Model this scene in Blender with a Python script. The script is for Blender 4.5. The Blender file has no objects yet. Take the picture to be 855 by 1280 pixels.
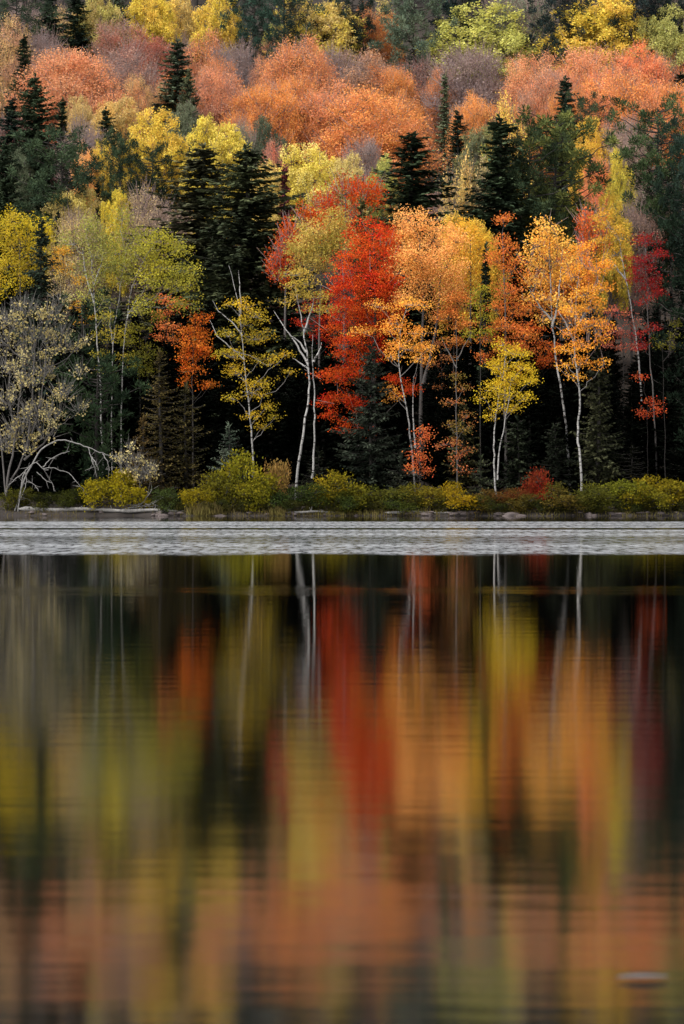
import bpy, math
import numpy as np
from mathutils import Vector

SC = bpy.context.scene
COL = SC.collection
PI = math.pi
F = 5000.0          # focal length in photo pixels (photo is 855 x 1280)
CAM_Z = 1.5
HOR = 615.0         # photo row of the horizon
rad = math.radians


# ---------------------------------------------------------------- terrain
def shore(x):
    return 0.55 * np.sin(x * 0.31 + 0.6) + 0.3 * np.sin(x * 0.83 + 1.0) + 0.12 * np.sin(x * 2.3)


TY = [-1e4, 244, 249.4, 250, 250.5, 252, 258, 270, 280, 420, 520, 700, 3000]
TZ = [-3.0, -3.0, -0.2, 0.0, 0.2, 0.42, 1.0, 2.2, 5.0, 51.2, 76, 86, 86]


def tz(x, y):
    x = np.asarray(x, float)
    y = np.asarray(y, float)
    fade = np.clip((y - 235) / 12, 0, 1) * np.clip(1 - (np.abs(x) - 80) / 40, 0, 1)
    z = np.interp(y - shore(x) * fade, TY, TZ)
    hill = np.clip((y - 275) / 40, 0, 1)
    return z + hill * (1.0 * np.sin(x * 0.11 + y * 0.05) + 0.6 * np.sin(x * 0.23 - y * 0.09 + 2))


def px_x(px, Y):
    return (px - 427.5) / F * Y


def px_z(py, Y):
    return CAM_Z + (HOR - py) / F * Y


# ---------------------------------------------------------------- colours
def lin(c, k=1.0):
    out = []
    for v in c:
        v = v / 255.0
        v = v / 12.92 if v <= 0.04045 else ((v + 0.055) / 1.055) ** 2.4
        out.append(v * k)
    return out


# ---------------------------------------------------------------- materials
def new_mat(name):
    m = bpy.data.materials.new(name)
    m.use_nodes = True
    nt = m.node_tree
    nt.nodes.clear()
    out = nt.nodes.new('ShaderNodeOutputMaterial')
    return m, nt, out


def N(nt, kind, **kw):
    n = nt.nodes.new(kind)
    for k, v in kw.items():
        setattr(n, k, v)
    return n


def math_node(nt, op, a, b=None, c=None, clamp=False):
    n = nt.nodes.new('ShaderNodeMath')
    n.operation = op
    n.use_clamp = clamp
    for i, v in enumerate((a, b, c)):
        if v is None:
            continue
        if isinstance(v, (int, float)):
            n.inputs[i].default_value = v
        else:
            nt.links.new(v, n.inputs[i])
    return n.outputs[0]


def map_range(nt, v, a, b, c=0.0, d=1.0, smooth=False):
    n = nt.nodes.new('ShaderNodeMapRange')
    n.interpolation_type = 'SMOOTHSTEP' if smooth else 'LINEAR'
    nt.links.new(v, n.inputs[0])
    for i, k in enumerate((a, b, c, d)):
        n.inputs[1 + i].default_value = k
    return n.outputs[0]


def mix_col(nt, f, a, b, blend='MIX'):
    n = nt.nodes.new('ShaderNodeMix')
    n.data_type = 'RGBA'
    n.blend_type = blend
    for sock, v in ((n.inputs[0], f), (n.inputs[6], a), (n.inputs[7], b)):
        if isinstance(v, (int, float)):
            sock.default_value = v
        elif isinstance(v, (list, tuple)):
            sock.default_value = (*v[:3], 1)
        else:
            nt.links.new(v, sock)
    return n.outputs[2]


def noise(nt, vec, scale, detail=2.0, rough=0.5):
    n = nt.nodes.new('ShaderNodeTexNoise')
    n.inputs['Scale'].default_value = scale
    n.inputs['Detail'].default_value = detail
    n.inputs['Roughness'].default_value = rough
    if vec is not None:
        nt.links.new(vec, n.inputs['Vector'])
    return n.outputs[0]


def leaf_material(name, transl, vlo, vhi):
    """Two leaf colours are read from each crown; they change over in patches of the crown and leaf by leaf."""
    m, nt, out = new_mat(name)
    A = N(nt, 'ShaderNodeAttribute', attribute_type='OBJECT', attribute_name='leaf_a').outputs['Color']
    B = N(nt, 'ShaderNodeAttribute', attribute_type='OBJECT', attribute_name='leaf_b').outputs['Color']
    tone = N(nt, 'ShaderNodeAttribute', attribute_type='GEOMETRY', attribute_name='tone').outputs['Fac']
    tc = N(nt, 'ShaderNodeTexCoord').outputs['Object']
    info = N(nt, 'ShaderNodeObjectInfo').outputs['Random']
    off = N(nt, 'ShaderNodeVectorMath', operation='ADD')
    nt.links.new(tc, off.inputs[0])
    comb = N(nt, 'ShaderNodeCombineXYZ')
    nt.links.new(math_node(nt, 'MULTIPLY', info, 57.0), comb.inputs[0])
    nt.links.new(math_node(nt, 'MULTIPLY', info, 31.0), comb.inputs[2])
    nt.links.new(comb.outputs[0], off.inputs[1])
    big = map_range(nt, noise(nt, off.outputs[0], 0.45, 2.0, 0.6), 0.38, 0.62, smooth=True)
    t2 = math_node(nt, 'FRACT', math_node(nt, 'MULTIPLY', tone, 7.31))
    f = math_node(nt, 'ADD', math_node(nt, 'MULTIPLY', big, 0.7), math_node(nt, 'MULTIPLY', t2, 0.3), clamp=True)
    col = mix_col(nt, f, A, B)
    hsv = N(nt, 'ShaderNodeHueSaturation')
    nt.links.new(col, hsv.inputs['Color'])
    nt.links.new(map_range(nt, tone, 0, 1, vlo, vhi), hsv.inputs['Value'])
    t3 = math_node(nt, 'FRACT', math_node(nt, 'MULTIPLY', tone, 13.7))
    nt.links.new(map_range(nt, t3, 0, 1, 0.488, 0.512), hsv.inputs['Hue'])
    d = N(nt, 'ShaderNodeBsdfDiffuse')
    t = N(nt, 'ShaderNodeBsdfTranslucent')
    mx = N(nt, 'ShaderNodeMixShader')
    mx.inputs[0].default_value = transl
    nt.links.new(hsv.outputs[0], d.inputs[0])
    nt.links.new(hsv.outputs[0], t.inputs[0])
    nt.links.new(d.outputs[0], mx.inputs[1])
    nt.links.new(t.outputs[0], mx.inputs[2])
    nt.links.new(mx.outputs[0], out.inputs[0])
    return m


def bark_material(name, c1, c2, band=None):
    m, nt, out = new_mat(name)
    tc = N(nt, 'ShaderNodeTexCoord').outputs['Object']
    mp = N(nt, 'ShaderNodeMapping')
    mp.inputs['Scale'].default_value = (1, 1, 0.35) if band is None else (0.5, 0.5, 1.6)
    nt.links.new(tc, mp.inputs[0])
    n1 = noise(nt, mp.outputs[0], 6.0 if band is None else 1.5, 3.0, 0.65)
    col = mix_col(nt, map_range(nt, n1, 0.35, 0.65), c1, c2)
    if band is not None:
        n2 = noise(nt, mp.outputs[0], 3.6, 3.0, 0.7)
        col = mix_col(nt, map_range(nt, n2, 0.54, 0.6, smooth=True), col, band)
    d = N(nt, 'ShaderNodeBsdfPrincipled')
    d.inputs['Roughness'].default_value = 0.85
    nt.links.new(col, d.inputs['Base Color'])
    nt.links.new(d.outputs[0], out.inputs[0])
    return m


M_LEAF = leaf_material('leaf', 0.35, 0.6, 1.32)
M_NEEDLE = leaf_material('needle', 0.12, 0.45, 1.55)
M_BIRCH = bark_material('birch_bark', (0.50, 0.48, 0.455), (0.30, 0.29, 0.275), (0.05, 0.045, 0.042))
M_GREY = bark_material('grey_bark', (0.15, 0.135, 0.125), (0.09, 0.08, 0.075))
M_PALE = bark_material('pale_dead_wood', (0.33, 0.315, 0.30), (0.2, 0.19, 0.18))
M_DARK = bark_material('dark_bark', (0.045, 0.038, 0.033), (0.028, 0.024, 0.021))
M_TWIG = bark_material('twig_bark', (0.50, 0.345, 0.30), (0.36, 0.265, 0.25))
M_GTWIG = bark_material('grey_twig', (0.28, 0.26, 0.235), (0.13, 0.12, 0.108))
M_BLIMB = bark_material('birch_limb', (0.34, 0.315, 0.29), (0.17, 0.155, 0.145))


# ---------------------------------------------------------------- mesh building
class MB:
    """Collects quads; one MB becomes one mesh."""

    def __init__(self):
        self.v, self.f, self.t, self.m = [], [], [], []
        self.n = 0

    def add(self, v, f, tone, mat=0):
        v = np.asarray(v, np.float32).reshape(-1, 3)
        f = np.asarray(f, np.int32).reshape(-1, 4)
        self.v.append(v)
        self.f.append(f + self.n)
        self.t.append(np.broadcast_to(np.asarray(tone, np.float32), (len(f),)))
        self.m.append(np.full(len(f), mat, np.int32))
        self.n += len(v)

    def tube(self, pts, radii, sides=6, mat=0, cap=False):
        pts = np.asarray(pts, float)
        k = len(pts)
        radii = np.broadcast_to(np.asarray(radii, float), (k,))
        d = np.gradient(pts, axis=0)
        d /= np.linalg.norm(d, axis=1)[:, None] + 1e-9
        ref = np.array([0.31, 0.95, 0.05]) if abs(d[0, 2]) > 0.5 else np.array([0.05, 0.1, 0.99])
        u = np.cross(d, ref)
        u /= np.linalg.norm(u, axis=1)[:, None] + 1e-9
        w = np.cross(d, u)
        a = np.arange(sides) / sides * 2 * PI
        ring = pts[:, None] + radii[:, None, None] * (np.cos(a)[None, :, None] * u[:, None] + np.sin(a)[None, :, None] * w[:, None])
        i = np.arange(k - 1)[:, None] * sides
        j = np.arange(sides)[None]
        jn = (j + 1) % sides
        f = np.stack([i + j, i + jn, i + sides + jn, i + sides + j], -1).reshape(-1, 4)
        self.add(ring.reshape(-1, 3), f, 0.5, mat)

    def segs(self, a, b, ra, rb, sides=3, mat=0):
        """Many straight thin tapered twigs at once."""
        a, b = np.asarray(a, float), np.asarray(b, float)
        n = len(a)
        if n == 0:
            return
        d = b - a
        d /= np.linalg.norm(d, axis=1)[:, None] + 1e-9
        ref = np.where(np.abs(d[:, 2:3]) > 0.7, np.array([[1.0, 0.2, 0]]), np.array([[0.0, 0.1, 1.0]]))
        u = np.cross(d, ref)
        u /= np.linalg.norm(u, axis=1)[:, None] + 1e-9
        w = np.cross(d, u)
        an = np.arange(sides) / sides * 2 * PI
        off = np.cos(an)[None, :, None] * u[:, None] + np.sin(an)[None, :, None] * w[:, None]
        ra = np.broadcast_to(np.asarray(ra, float), (n,))[:, None, None]
        rb = np.broadcast_to(np.asarray(rb, float), (n,))[:, None, None]
        v = np.concatenate([a[:, None] + off * ra, b[:, None] + off * rb], 1).reshape(-1, 3)
        j = np.arange(sides)
        jn = (j + 1) % sides
        q = np.stack([j, jn, sides + jn, sides + j], -1)
        f = (np.arange(n)[:, None, None] * 2 * sides + q[None]).reshape(-1, 4)
        self.add(v, f, 0.5, mat)

    def blades(self, p, u, nrm, L, W, tone, mat=0, fold=0.12):
        """Leaf blades: base p, axis u, facing nrm."""
        u = u / (np.linalg.norm(u, axis=1)[:, None] + 1e-9)
        s = np.cross(u, nrm)
        s /= np.linalg.norm(s, axis=1)[:, None] + 1e-9
        n2 = np.cross(s, u)
        L = np.asarray(L)[:, None]
        W = np.asarray(W)[:, None]
        mid = p + u * L * 0.5
        v = np.stack([p, mid + s * W * 0.5 + n2 * L * fold, p + u * L, mid - s * W * 0.5 + n2 * L * fold * 0.4], 1)
        f = np.arange(len(p) * 4).reshape(-1, 4)
        self.add(v.reshape(-1, 3), f, tone, mat)

    def mesh(self, name, mats):
        me = bpy.data.meshes.new(name)
        v = np.concatenate(self.v)
        f = np.concatenate(self.f)
        me.vertices.add(len(v))
        me.vertices.foreach_set('co', v.ravel())
        me.loops.add(len(f) * 4)
        me.loops.foreach_set('vertex_index', f.ravel())
        me.polygons.add(len(f))
        me.polygons.foreach_set('loop_start', np.arange(len(f), dtype=np.int32) * 4)
        try:
            me.polygons.foreach_set('loop_total', np.full(len(f), 4, np.int32))
        except Exception:
            pass
        for m in mats:
            me.materials.append(m)
        me.polygons.foreach_set('material_index', np.concatenate(self.m))
        at = me.attributes.new('tone', 'FLOAT', 'FACE')
        at.data.foreach_set('value', np.concatenate(self.t).astype(np.float32))
        me.update(calc_edges=True)
        return me


def obj(name, mesh, parent=None, loc=(0, 0, 0), rotz=0.0, scale=(1, 1, 1)):
    o = bpy.data.objects.new(name, mesh)
    COL.objects.link(o)
    if parent is not None:
        o.parent = parent
    else:
        o.location = loc
        o.rotation_euler = (0, 0, rotz)
        o.scale = scale
    return o


def tag(o, label, cat, group=None):
    o['label'] = label
    o['category'] = cat
    if group:
        o['group'] = group
    return o


def thing(name, label, cat, loc, rotz=0.0, scale=(1, 1, 1), group=None):
    o = obj(name, None, None, loc, rotz, scale)
    return tag(o, label, cat, group)


def paint(o, a, b, k=1.0, g=0.84):
    """Leaf colours from colours seen; g < 1 takes back the deepening that light passing leaf to leaf adds."""
    for key, c in (('leaf_a', a), ('leaf_b', b)):
        c = lin(c, k)
        m = max(c)
        o[key] = [float(m * (x / m) ** q) for x, q in zip(c, (g, g, 0.6 * g + 0.4))]


# ---------------------------------------------------------------- foliage
def unit(rng, n):
    v = rng.normal(size=(n, 3))
    return v / (np.linalg.norm(v, axis=1)[:, None] + 1e-9)


def blob_clumps(rng, blobs, per_m2, shell=0.55, low=-0.45):
    """Clump centres through the shells of ellipsoid blobs; returns centres and the blob each belongs to."""
    C, I = [], []
    for i, (c, r) in enumerate(blobs):
        r = np.asarray(r, float)
        n = max(3, int(per_m2 * PI * r[0] * r[2]))
        d = unit(rng, n * 3)
        d = d[d[:, 2] > low - 0.5 * rng.random(len(d))][:n]
        k = (shell ** 3 + (1.08 ** 3 - shell ** 3) * rng.random(len(d))) ** (1 / 3)
        lump = 1 + 0.13 * np.sin(d[:, 0] * 5 + i) * np.sin(d[:, 2] * 6 + i * 2) + 0.06 * rng.normal(size=len(d))
        C.append(np.asarray(c) + d * r * (k * lump)[:, None])
        I.append(np.full(len(d), i))
    return np.concatenate(C), np.concatenate(I)


def leaves(mb, rng, C, per, sig, L, W, mode='broad', mat=0):
    n = len(C) * per
    P = np.repeat(C, per, 0)
    g = np.clip(rng.normal(size=(n, 3)), -2.2, 2.2)
    P = P + g * np.asarray(sig)
    r1 = unit(rng, n)
    if mode == 'broad':
        u = r1 + np.array([0, 0, -0.25])
        nr = unit(rng, n) + np.array([0, -0.25, 0.75])
    elif mode == 'up':
        u = r1 * 0.8 + np.array([0, 0, 0.7])
        nr = unit(rng, n) + np.array([0, -0.3, 0.4])
    elif mode == 'tuft':
        o = g / (np.linalg.norm(g, axis=1)[:, None] + 1e-9)
        u = o + 0.35 * r1 + np.array([0, 0, 0.55])
        nr = unit(rng, n)
    elif mode == 'droop':
        u = r1 * 0.7 + np.array([0, 0, -0.75])
        nr = unit(rng, n) + np.array([0, -0.4, 0.3])
    size = rng.uniform(0.7, 1.3, n)
    cw = 0.75 if mode == 'tuft' else 0.62
    tone = np.clip(np.repeat(rng.random(len(C)), per) * cw + rng.random(n) * (1 - cw), 0, 1)
    mb.blades(P, u, nr, L * size, W * size, tone, mat)


def limb(mb, rng, a, b, ra, rb, sag=0.0, mat=0, sides=5, k=6):
    t = np.linspace(0, 1, k)[:, None]
    a, b = np.asarray(a, float), np.asarray(b, float)
    P = a + (b - a) * t
    ln = np.linalg.norm(b - a)
    P[1:-1] += rng.normal(size=(k - 2, 3)) * ln * 0.035
    P[:, 2] += -sag * ln * (4 * t[:, 0] * (1 - t[:, 0])) * 0.25
    mb.tube(P, ra + (rb - ra) * t[:, 0] ** 0.8, sides, mat)
    return P


def path_at(P, z):
    """Point of a trunk polyline at height z."""
    return np.array([np.interp(z, P[:, 2], P[:, 0]), np.interp(z, P[:, 2], P[:, 1]), z])


def smooth_path(P, k=4):
    P = np.asarray(P, float)
    if len(P) < 3:
        return P
    t = np.arange(len(P))
    tt = np.linspace(0, len(P) - 1, (len(P) - 1) * k + 1)
    Q = np.stack([np.interp(tt, t, P[:, i]) for i in range(3)], 1)
    for _ in range(2):
        Q[1:-1] = 0.25 * Q[:-2] + 0.5 * Q[1:-1] + 0.25 * Q[2:]
    return Q


def broadleaf(seed, trunks, blobs, cov=2.2, L=0.18, W=0.12, sig=(0.3, 0.3, 0.17), per=34, mode='broad', shell=0.5, r0=0.16,
              twigs=0, twig_len=(0.6, 1.5), twig_mat=2, twig_r=0.02, limbs=True, low=-0.45):
    """Trunk mesh (trunks and limbs) and crown mesh (leaves and twigs)."""
    rng = np.random.default_rng(seed)
    tb, cb = MB(), MB()
    TP = []
    for i, T in enumerate(trunks):
        P = smooth_path(T)
        k = len(P)
        P[1:-1] += rng.normal(size=(k - 2, 3)) * 0.025
        rr = r0 * (1 if i == 0 else 0.75)
        z0, z1 = P[0, 2], P[-1, 2]
        tt = np.clip((P[:, 2] - z0) / (z1 - z0 + 1e-6), 0, 1)
        R = rr * (1 - 0.8 * tt)
        R[0] *= 1.25
        tb.tube(P, R, 7)
        if P[-1, 2] > P[0, 2] + 0.5 and abs(P[-1, 2] - P[:, 2].max()) < 0.01:
            TP.append((P, R))
    C, I = blob_clumps(rng, blobs, cov / (per * 0.5 * L * W), shell, low)
    for bi, (c, r) in enumerate(blobs):
        c = np.asarray(c, float)
        if limbs and TP:
            P, R = TP[int(np.argmin([np.linalg.norm(path_at(p, min(max(c[2], p[0, 2]), p[-1, 2])) - c) for p, _ in TP]))]
            h = math.hypot(*(c[:2] - path_at(P, min(c[2], P[-1, 2]))[:2]))
            za = min(max(c[2] - 0.8 * h - 0.3, P[0, 2] + 0.25 * (P[-1, 2] - P[0, 2])), P[-1, 2] - 0.1)
            a = path_at(P, za)
            ra = float(np.interp(za, P[:, 2], R)) * 0.5
            limb(tb, rng, a, c + np.array([0, 0, -0.2]) * r[2], min(max(ra, 0.022), 0.05), 0.012, mat=1)
        own = C[I == bi]
        if len(own):
            k = min(len(own), 14)
            s = own[rng.choice(len(own), k, replace=False)]
            tb.segs(np.repeat(c[None] - np.array([[0, 0, 0.25 * r[2]]]), k, 0), s, 0.016, 0.007, mat=1)
    leaves(cb, rng, C, per, sig, L, W, mode)
    if twigs:
        B = np.array([b[0] for b in blobs], float)
        Rb = np.array([b[1] for b in blobs], float)
        w = Rb[:, 0] * Rb[:, 2]
        idx = rng.choice(len(blobs), twigs, p=w / w.sum())
        d = unit(rng, twigs)
        a = B[idx] + d * Rb[idx] * (0.9 * rng.random(twigs)[:, None] ** 0.5)
        out = d * 0.6 + np.array([0, 0, 0.9]) + rng.normal(size=(twigs, 3)) * 0.25
        out /= np.linalg.norm(out, axis=1)[:, None]
        b = a + out * rng.uniform(*twig_len, twigs)[:, None]
        cb.segs(a, b, twig_r, twig_r * 0.35, 3, 1)
    return tb, cb


def dome(rng, H, W, z0, n, rb, flat=0.8, top=1.0):
    """Blobs of a round crown between z0*H and H, W wide."""
    cz, hz = (z0 + 1) * 0.5 * H, (1 - z0) * 0.5 * H
    out = [((0, 0, cz), (W * 0.28, W * 0.28, hz * 0.6))]
    g = PI * (3 - 5 ** 0.5)
    for i in range(n):
        u = 1 - 1.75 * (i + 0.5) / n
        a = i * g + rng.uniform(-0.4, 0.4)
        s = math.sqrt(max(0, 1 - u * u)) ** 0.85
        r = rb * rng.uniform(0.6, 1.35)
        k = rng.uniform(0.78, 1.12)
        out.append(((math.cos(a) * s * (W / 2 - r * 0.85) * k, math.sin(a) * s * (W / 2 - r * 0.85) * k, cz + u * (hz - r * flat * 0.9) * k),
                    (r, r, r * flat)))
    return out


def spruce(seed, H, R, whorl=0.34, nb=6, droop=0.35, shape=0.9, bare=0.06, spray=0.36, W=0.13, gap=0.1, dead=0.0, rag=0.2, rich=False):
    """Tapered trunk; whorls of boughs, each bough carrying side sprays of needles."""
    rng = np.random.default_rng(seed)
    tb, cb = MB(), MB()
    z = np.linspace(0, H, 14)
    P = np.stack([0.05 * np.sin(z * 0.7 + seed), 0.05 * np.cos(z * 0.6), z], 1)
    tb.tube(P, 0.016 * H * (1 - z / H) ** 0.9 + 0.015, 6)
    zs = np.arange(bare * H, H - 0.25, whorl)
    side = np.array([math.sin(seed * 1.7), math.cos(seed * 2.3)])
    for zz in zs:
        t = zz / H
        z_w = zz + rng.uniform(-0.12, 0.12)
        rmax = R * (1 - t) ** shape + 0.12
        rmax *= 1 + 0.16 * math.sin(zz * 1.3 + seed) + 0.12 * math.sin(zz * 3.1 + seed * 2)
        a0 = rng.uniform(0, 2 * PI)
        n = nb if t < 0.8 else max(3, nb - 2)
        for k in range(n):
            if rng.random() < gap:
                continue
            a = a0 + k * 2 * PI / n + rng.uniform(-0.3, 0.3)
            zz = z_w + rng.normal() * rag
            ln = rmax * (rng.uniform(0.5, 1.15) + (0.25 if rng.random() < 0.08 else 0)) * (1 + 0.12 * (math.cos(a) * side[0] + math.sin(a) * side[1]))
            m = max(5, int(ln / 0.16))
            s = np.linspace(0.02, 1, m)
            dr = droop * (0.4 + 0.9 * (1 - t))
            zb = zz + ln * (0.25 * t * s - dr * s + dr * 0.75 * s ** 2.4)
            d = np.array([math.cos(a), math.sin(a)])
            B = np.stack([d[0] * ln * s, d[1] * ln * s, zb], 1)
            tb.tube(B[::max(1, m // 4)], np.linspace(0.028, 0.008, len(B[::max(1, m // 4)])), 3)
            if rng.random() < dead * (1 - t) * 1.6:
                continue
            i0 = int(m * 0.12)
            Q = B[i0:]
            q = len(Q)
            wid = spray * (1.15 - 0.55 * s[i0:]) * min(1.0, 0.45 + ln * 0.3)
            for sgn in ((-1, 1, -0.5, 0.5) if rich else (-1, 1)):
                ang = a + sgn * rng.uniform(0.6, 1.1, q)
                u = np.stack([np.cos(ang), np.sin(ang), rng.uniform(-0.75, 0.25, q)], 1)
                nr = np.stack([rng.normal(size=q) * 0.35, rng.normal(size=q) * 0.35, np.ones(q)], 1)
                cb.blades(Q + rng.normal(size=(q, 3)) * 0.035, u, nr, wid * rng.uniform(0.7, 1.3, q), np.full(q, W) * rng.uniform(0.8, 1.3, q),
                          np.clip(rng.random(q) * 0.5 + 0.5 * s[i0:] * rng.random(), 0, 1), 0, 0.05)
            u = np.stack([np.full(q, d[0]), np.full(q, d[1]), rng.uniform(-1.1, 0.3, q)], 1) + rng.normal(size=(q, 3)) * 0.3
            cb.blades(Q, u, unit(rng, q) + np.array([0, 0, 0.5]), wid * 0.8, np.full(q, W), rng.random(q), 0, 0.05)
    n = 14
    tp = np.repeat(P[-1][None], n, 0) - np.stack([np.zeros(n), np.zeros(n), rng.uniform(0, 0.7, n)], 1)
    cb.blades(tp, unit(rng, n) * 0.55 + np.array([0, 0, 0.7]), unit(rng, n), np.full(n, 0.4), np.full(n, 0.11), rng.random(n))
    return tb, cb


def pine(seed, H, W, z0=0.35, n=26, rb=0.9, cov=2.0, flat=0.5, r0=0.22, L=0.32, Wd=0.085, narrow=0.0):
    """Open crown of upswept limbs ending in tufts of long needles."""
    rng = np.random.default_rng(seed)
    blobs = []
    for i in range(n):
        t = (i + 0.5) / n
        z = (z0 + (1 - z0) * t) * H - 0.4
        env = (W / 2) * (math.sin(PI * (0.18 + 0.80 * (1 - t) ** (0.75 + narrow))) ** 0.7)
        a = i * 2.4 + rng.uniform(-0.4, 0.4)
        r = rb * rng.uniform(0.65, 1.2) * (1 - 0.35 * t)
        k = max(0.0, env - r * 0.7) * rng.uniform(0.5, 1.35)
        blobs.append(((math.cos(a) * k, math.sin(a) * k, z + 0.25 * k), (r, r, r * flat)))
        if k > 1.6:
            blobs.append(((math.cos(a + .3) * k * .5, math.sin(a + .3) * k * .5, z), (r * .8, r * .8, r * flat)))
    tb, cb = MB(), MB()
    z = np.linspace(0, H - 0.3, 12)
    P = np.stack([0.08 * np.sin(z * 0.5 + seed), 0.06 * np.cos(z * 0.45), z], 1)
    R = r0 * (1 - 0.88 * z / H)
    tb.tube(P, R, 7)
    per = 30
    C, I = blob_clumps(rng, blobs, cov / (per * 0.5 * L * Wd), 0.35, -0.2)
    for bi, (c, r) in enumerate(blobs):
        c = np.asarray(c)
        h = math.hypot(c[0], c[1])
        a = path_at(P, max(0.4, c[2] - 0.3 * h))
        limb(tb, rng, a, c, 0.05, 0.02, 0.3, 0, 4, 5)
    leaves(cb, rng, C, per, (0.1, 0.1, 0.12), L, Wd, 'tuft')
    return tb, cb

# ---------------------------------------------------------------- colours seen in the wood (sRGB)
SALMON, ORANGE, RUST, CRIM = (205, 112, 82), (214, 118, 62), (182, 92, 56), (160, 66, 60)
MAUVE, LAV, ROSE = (146, 116, 108), (128, 116, 122), (178, 112, 100)
GOLD, YELLOW, PALEY, LIME = (226, 172, 70), (222, 190, 66), (230, 204, 112), (188, 186, 88)
OLIVE, BUFF, GGREEN, TAN = (150, 145, 62), (204, 168, 104), (104, 114, 84), (196, 152, 96)
DK1, DK2, DK3, PN1, PN2 = (30, 40, 31), (62, 74, 52), (44, 56, 50), (42, 56, 42), (112, 122, 70)
CORAL, SCARLET, PEACH, FLAME = (220, 92, 62), (206, 46, 26), (228, 156, 92), (216, 84, 30)

# ---------------------------------------------------------------- shared tree meshes for the hillside
PROTO = {}


def proto(kind, tb, cb, H, W, bark, leaf, twig=None):
    mats = [leaf] + ([twig] if twig else [])
    i = len(PROTO.setdefault(kind, []))
    PROTO[kind].append((tb.mesh('%s_trunk_%d' % (kind, i), [bark, bark]), cb.mesh('%s_crown_%d' % (kind, i), mats), H, W))


def build_protos():
    for s in range(4):
        r = np.random.default_rng(10 + s)
        H, W = 14.0, 7.4
        tb, cb = broadleaf(20 + s, [[(0, 0, -0.4), (0.1, 0, 4), (-0.1, 0.1, 8), (0, 0, 12)]], dome(r, H, W, 0.28, 32, 1.08), 2.4, 0.125, 0.085,
                           (0.26, 0.26, 0.34), 30, 'up', 0.45, twigs=900, twig_len=(0.7, 1.6))
        proto('maple', tb, cb, H, W, M_GREY, M_LEAF, M_TWIG)
    for s in range(3):
        r = np.random.default_rng(40 + s)
        H, W = 14.0, 7.0
        tb, cb = broadleaf(50 + s, [[(0, 0, -0.4), (0.1, 0, 4), (-0.1, 0.1, 8), (0, 0, 12)]], dome(r, H, W, 0.3, 52, 0.8, 1.0), 2.6, 0.14, 0.115,
                           (0.16, 0.16, 0.16), 30, 'broad', 0.55, twigs=60)
        proto('aspen', tb, cb, H, W, M_GREY, M_LEAF, M_TWIG)
    for s in range(3):
        r = np.random.default_rng(70 + s)
        H, W = 14.0, 7.4
        tb, cb = broadleaf(80 + s, [[(0, 0, -0.4), (0.1, 0, 4), (-0.1, 0.1, 8), (0, 0, 11.5)]], dome(r, H, W, 0.25, 20, 1.3), 1.15, 0.13, 0.085,
                           (0.3, 0.3, 0.34), 18, 'up', 0.4, twigs=1900, twig_len=(0.8, 2.0), twig_r=0.022)
        proto('bare', tb, cb, H, W, M_GREY, M_LEAF, M_TWIG)
    for s in range(2):
        r = np.random.default_rng(90 + s)
        H, W = 14.0, 5.6
        b = [((r.uniform(-1.9, 1.9), r.uniform(-1.9, 1.9), r.uniform(6, 12.2)), (0.75, 0.75, 1.6)) for _ in range(26)]
        b = [(c, q) for c, q in b if math.hypot(c[0], c[1]) * 0.9 + (c[2] - 8) * 0.35 < 2.3]
        tb, cb = broadleaf(95 + s, [[(0, 0, -0.4), (0.1, 0, 4), (0, 0, 12)], [(0, 0, 0), (.7, .3, 5), (1.3, .4, 11)], [(0, 0, 0), (-.7, -.2, 5), (-1.2, -.5, 11)]],
                           b, 0.95, 0.17, 0.11, (0.14, 0.14, 0.5), 22, 'up', 0.3, twigs=420, twig_len=(1.0, 2.2))
        proto('broom', tb, cb, H, W, M_GREY, M_LEAF, M_GTWIG)
    for s, (H, R, sh, nb, gp) in enumerate([(17, 2.7, 0.9, 6, 0.16), (17, 2.4, 0.8, 6, 0.22), (17, 3.1, 0.72, 7, 0.2), (17, 2.6, 0.76, 6, 0.28)]):
        tb, cb = spruce(100 + s, H, R, 0.25, nb + 3, 0.42, sh - 0.14, 0.08, 0.46, 0.16, gp * 0.6, rich=True)
        proto('spruce', tb, cb, H, R * 2, M_DARK, M_NEEDLE)
    tb, cb = spruce(110, 14, 1.0, 0.24, 7, 0.5, 0.75, 0.08, 0.4, 0.18, 0.05)
    proto('spire', tb, cb, 14, 2.0, M_DARK, M_NEEDLE)
    for s in range(3):
        tb, cb = pine(120 + s, 17, 6.4, 0.3, 64, 0.6, 4.0, 0.72, L=0.26, Wd=0.065)
        proto('pine', tb, cb, 17, 6.4, M_DARK, M_NEEDLE)
    # shoreline shrubs, 2 m tall and 2.6 m wide
    for s in range(4):
        r = np.random.default_rng(130 + s)
        b = [((r.uniform(-1.0, 1.0), r.uniform(-0.6, 0.6), r.uniform(0.25, 1.75)), [r.uniform(0.22, 0.4)] * 2 + [r.uniform(0.2, 0.42)]) for _ in range(24)]
        b = [(c, q) for c, q in b if c[2] < (1.8 - 0.6 * abs(c[0]) ** 1.5) * r.uniform(0.7, 1.05)]
        tb, cb = broadleaf(140 + s, [[(0, 0, -0.2), (0.05, 0, 0.5), (0.1, 0, 1.2)], [(0.1, 0, -0.2), (-0.4, 0.1, 0.6), (-0.7, 0.1, 1.1)],
                                     [(0, .1, -0.2), (0.4, 0.1, 0.6), (0.75, 0.1, 1.1)]], b, 2.2, 0.12, 0.065, (0.15, 0.15, 0.13), 18, 'up', 0.4, r0=0.035, low=-0.7)
        proto('shrub', tb, cb, 2.0, 2.6, M_DARK, M_LEAF)


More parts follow.
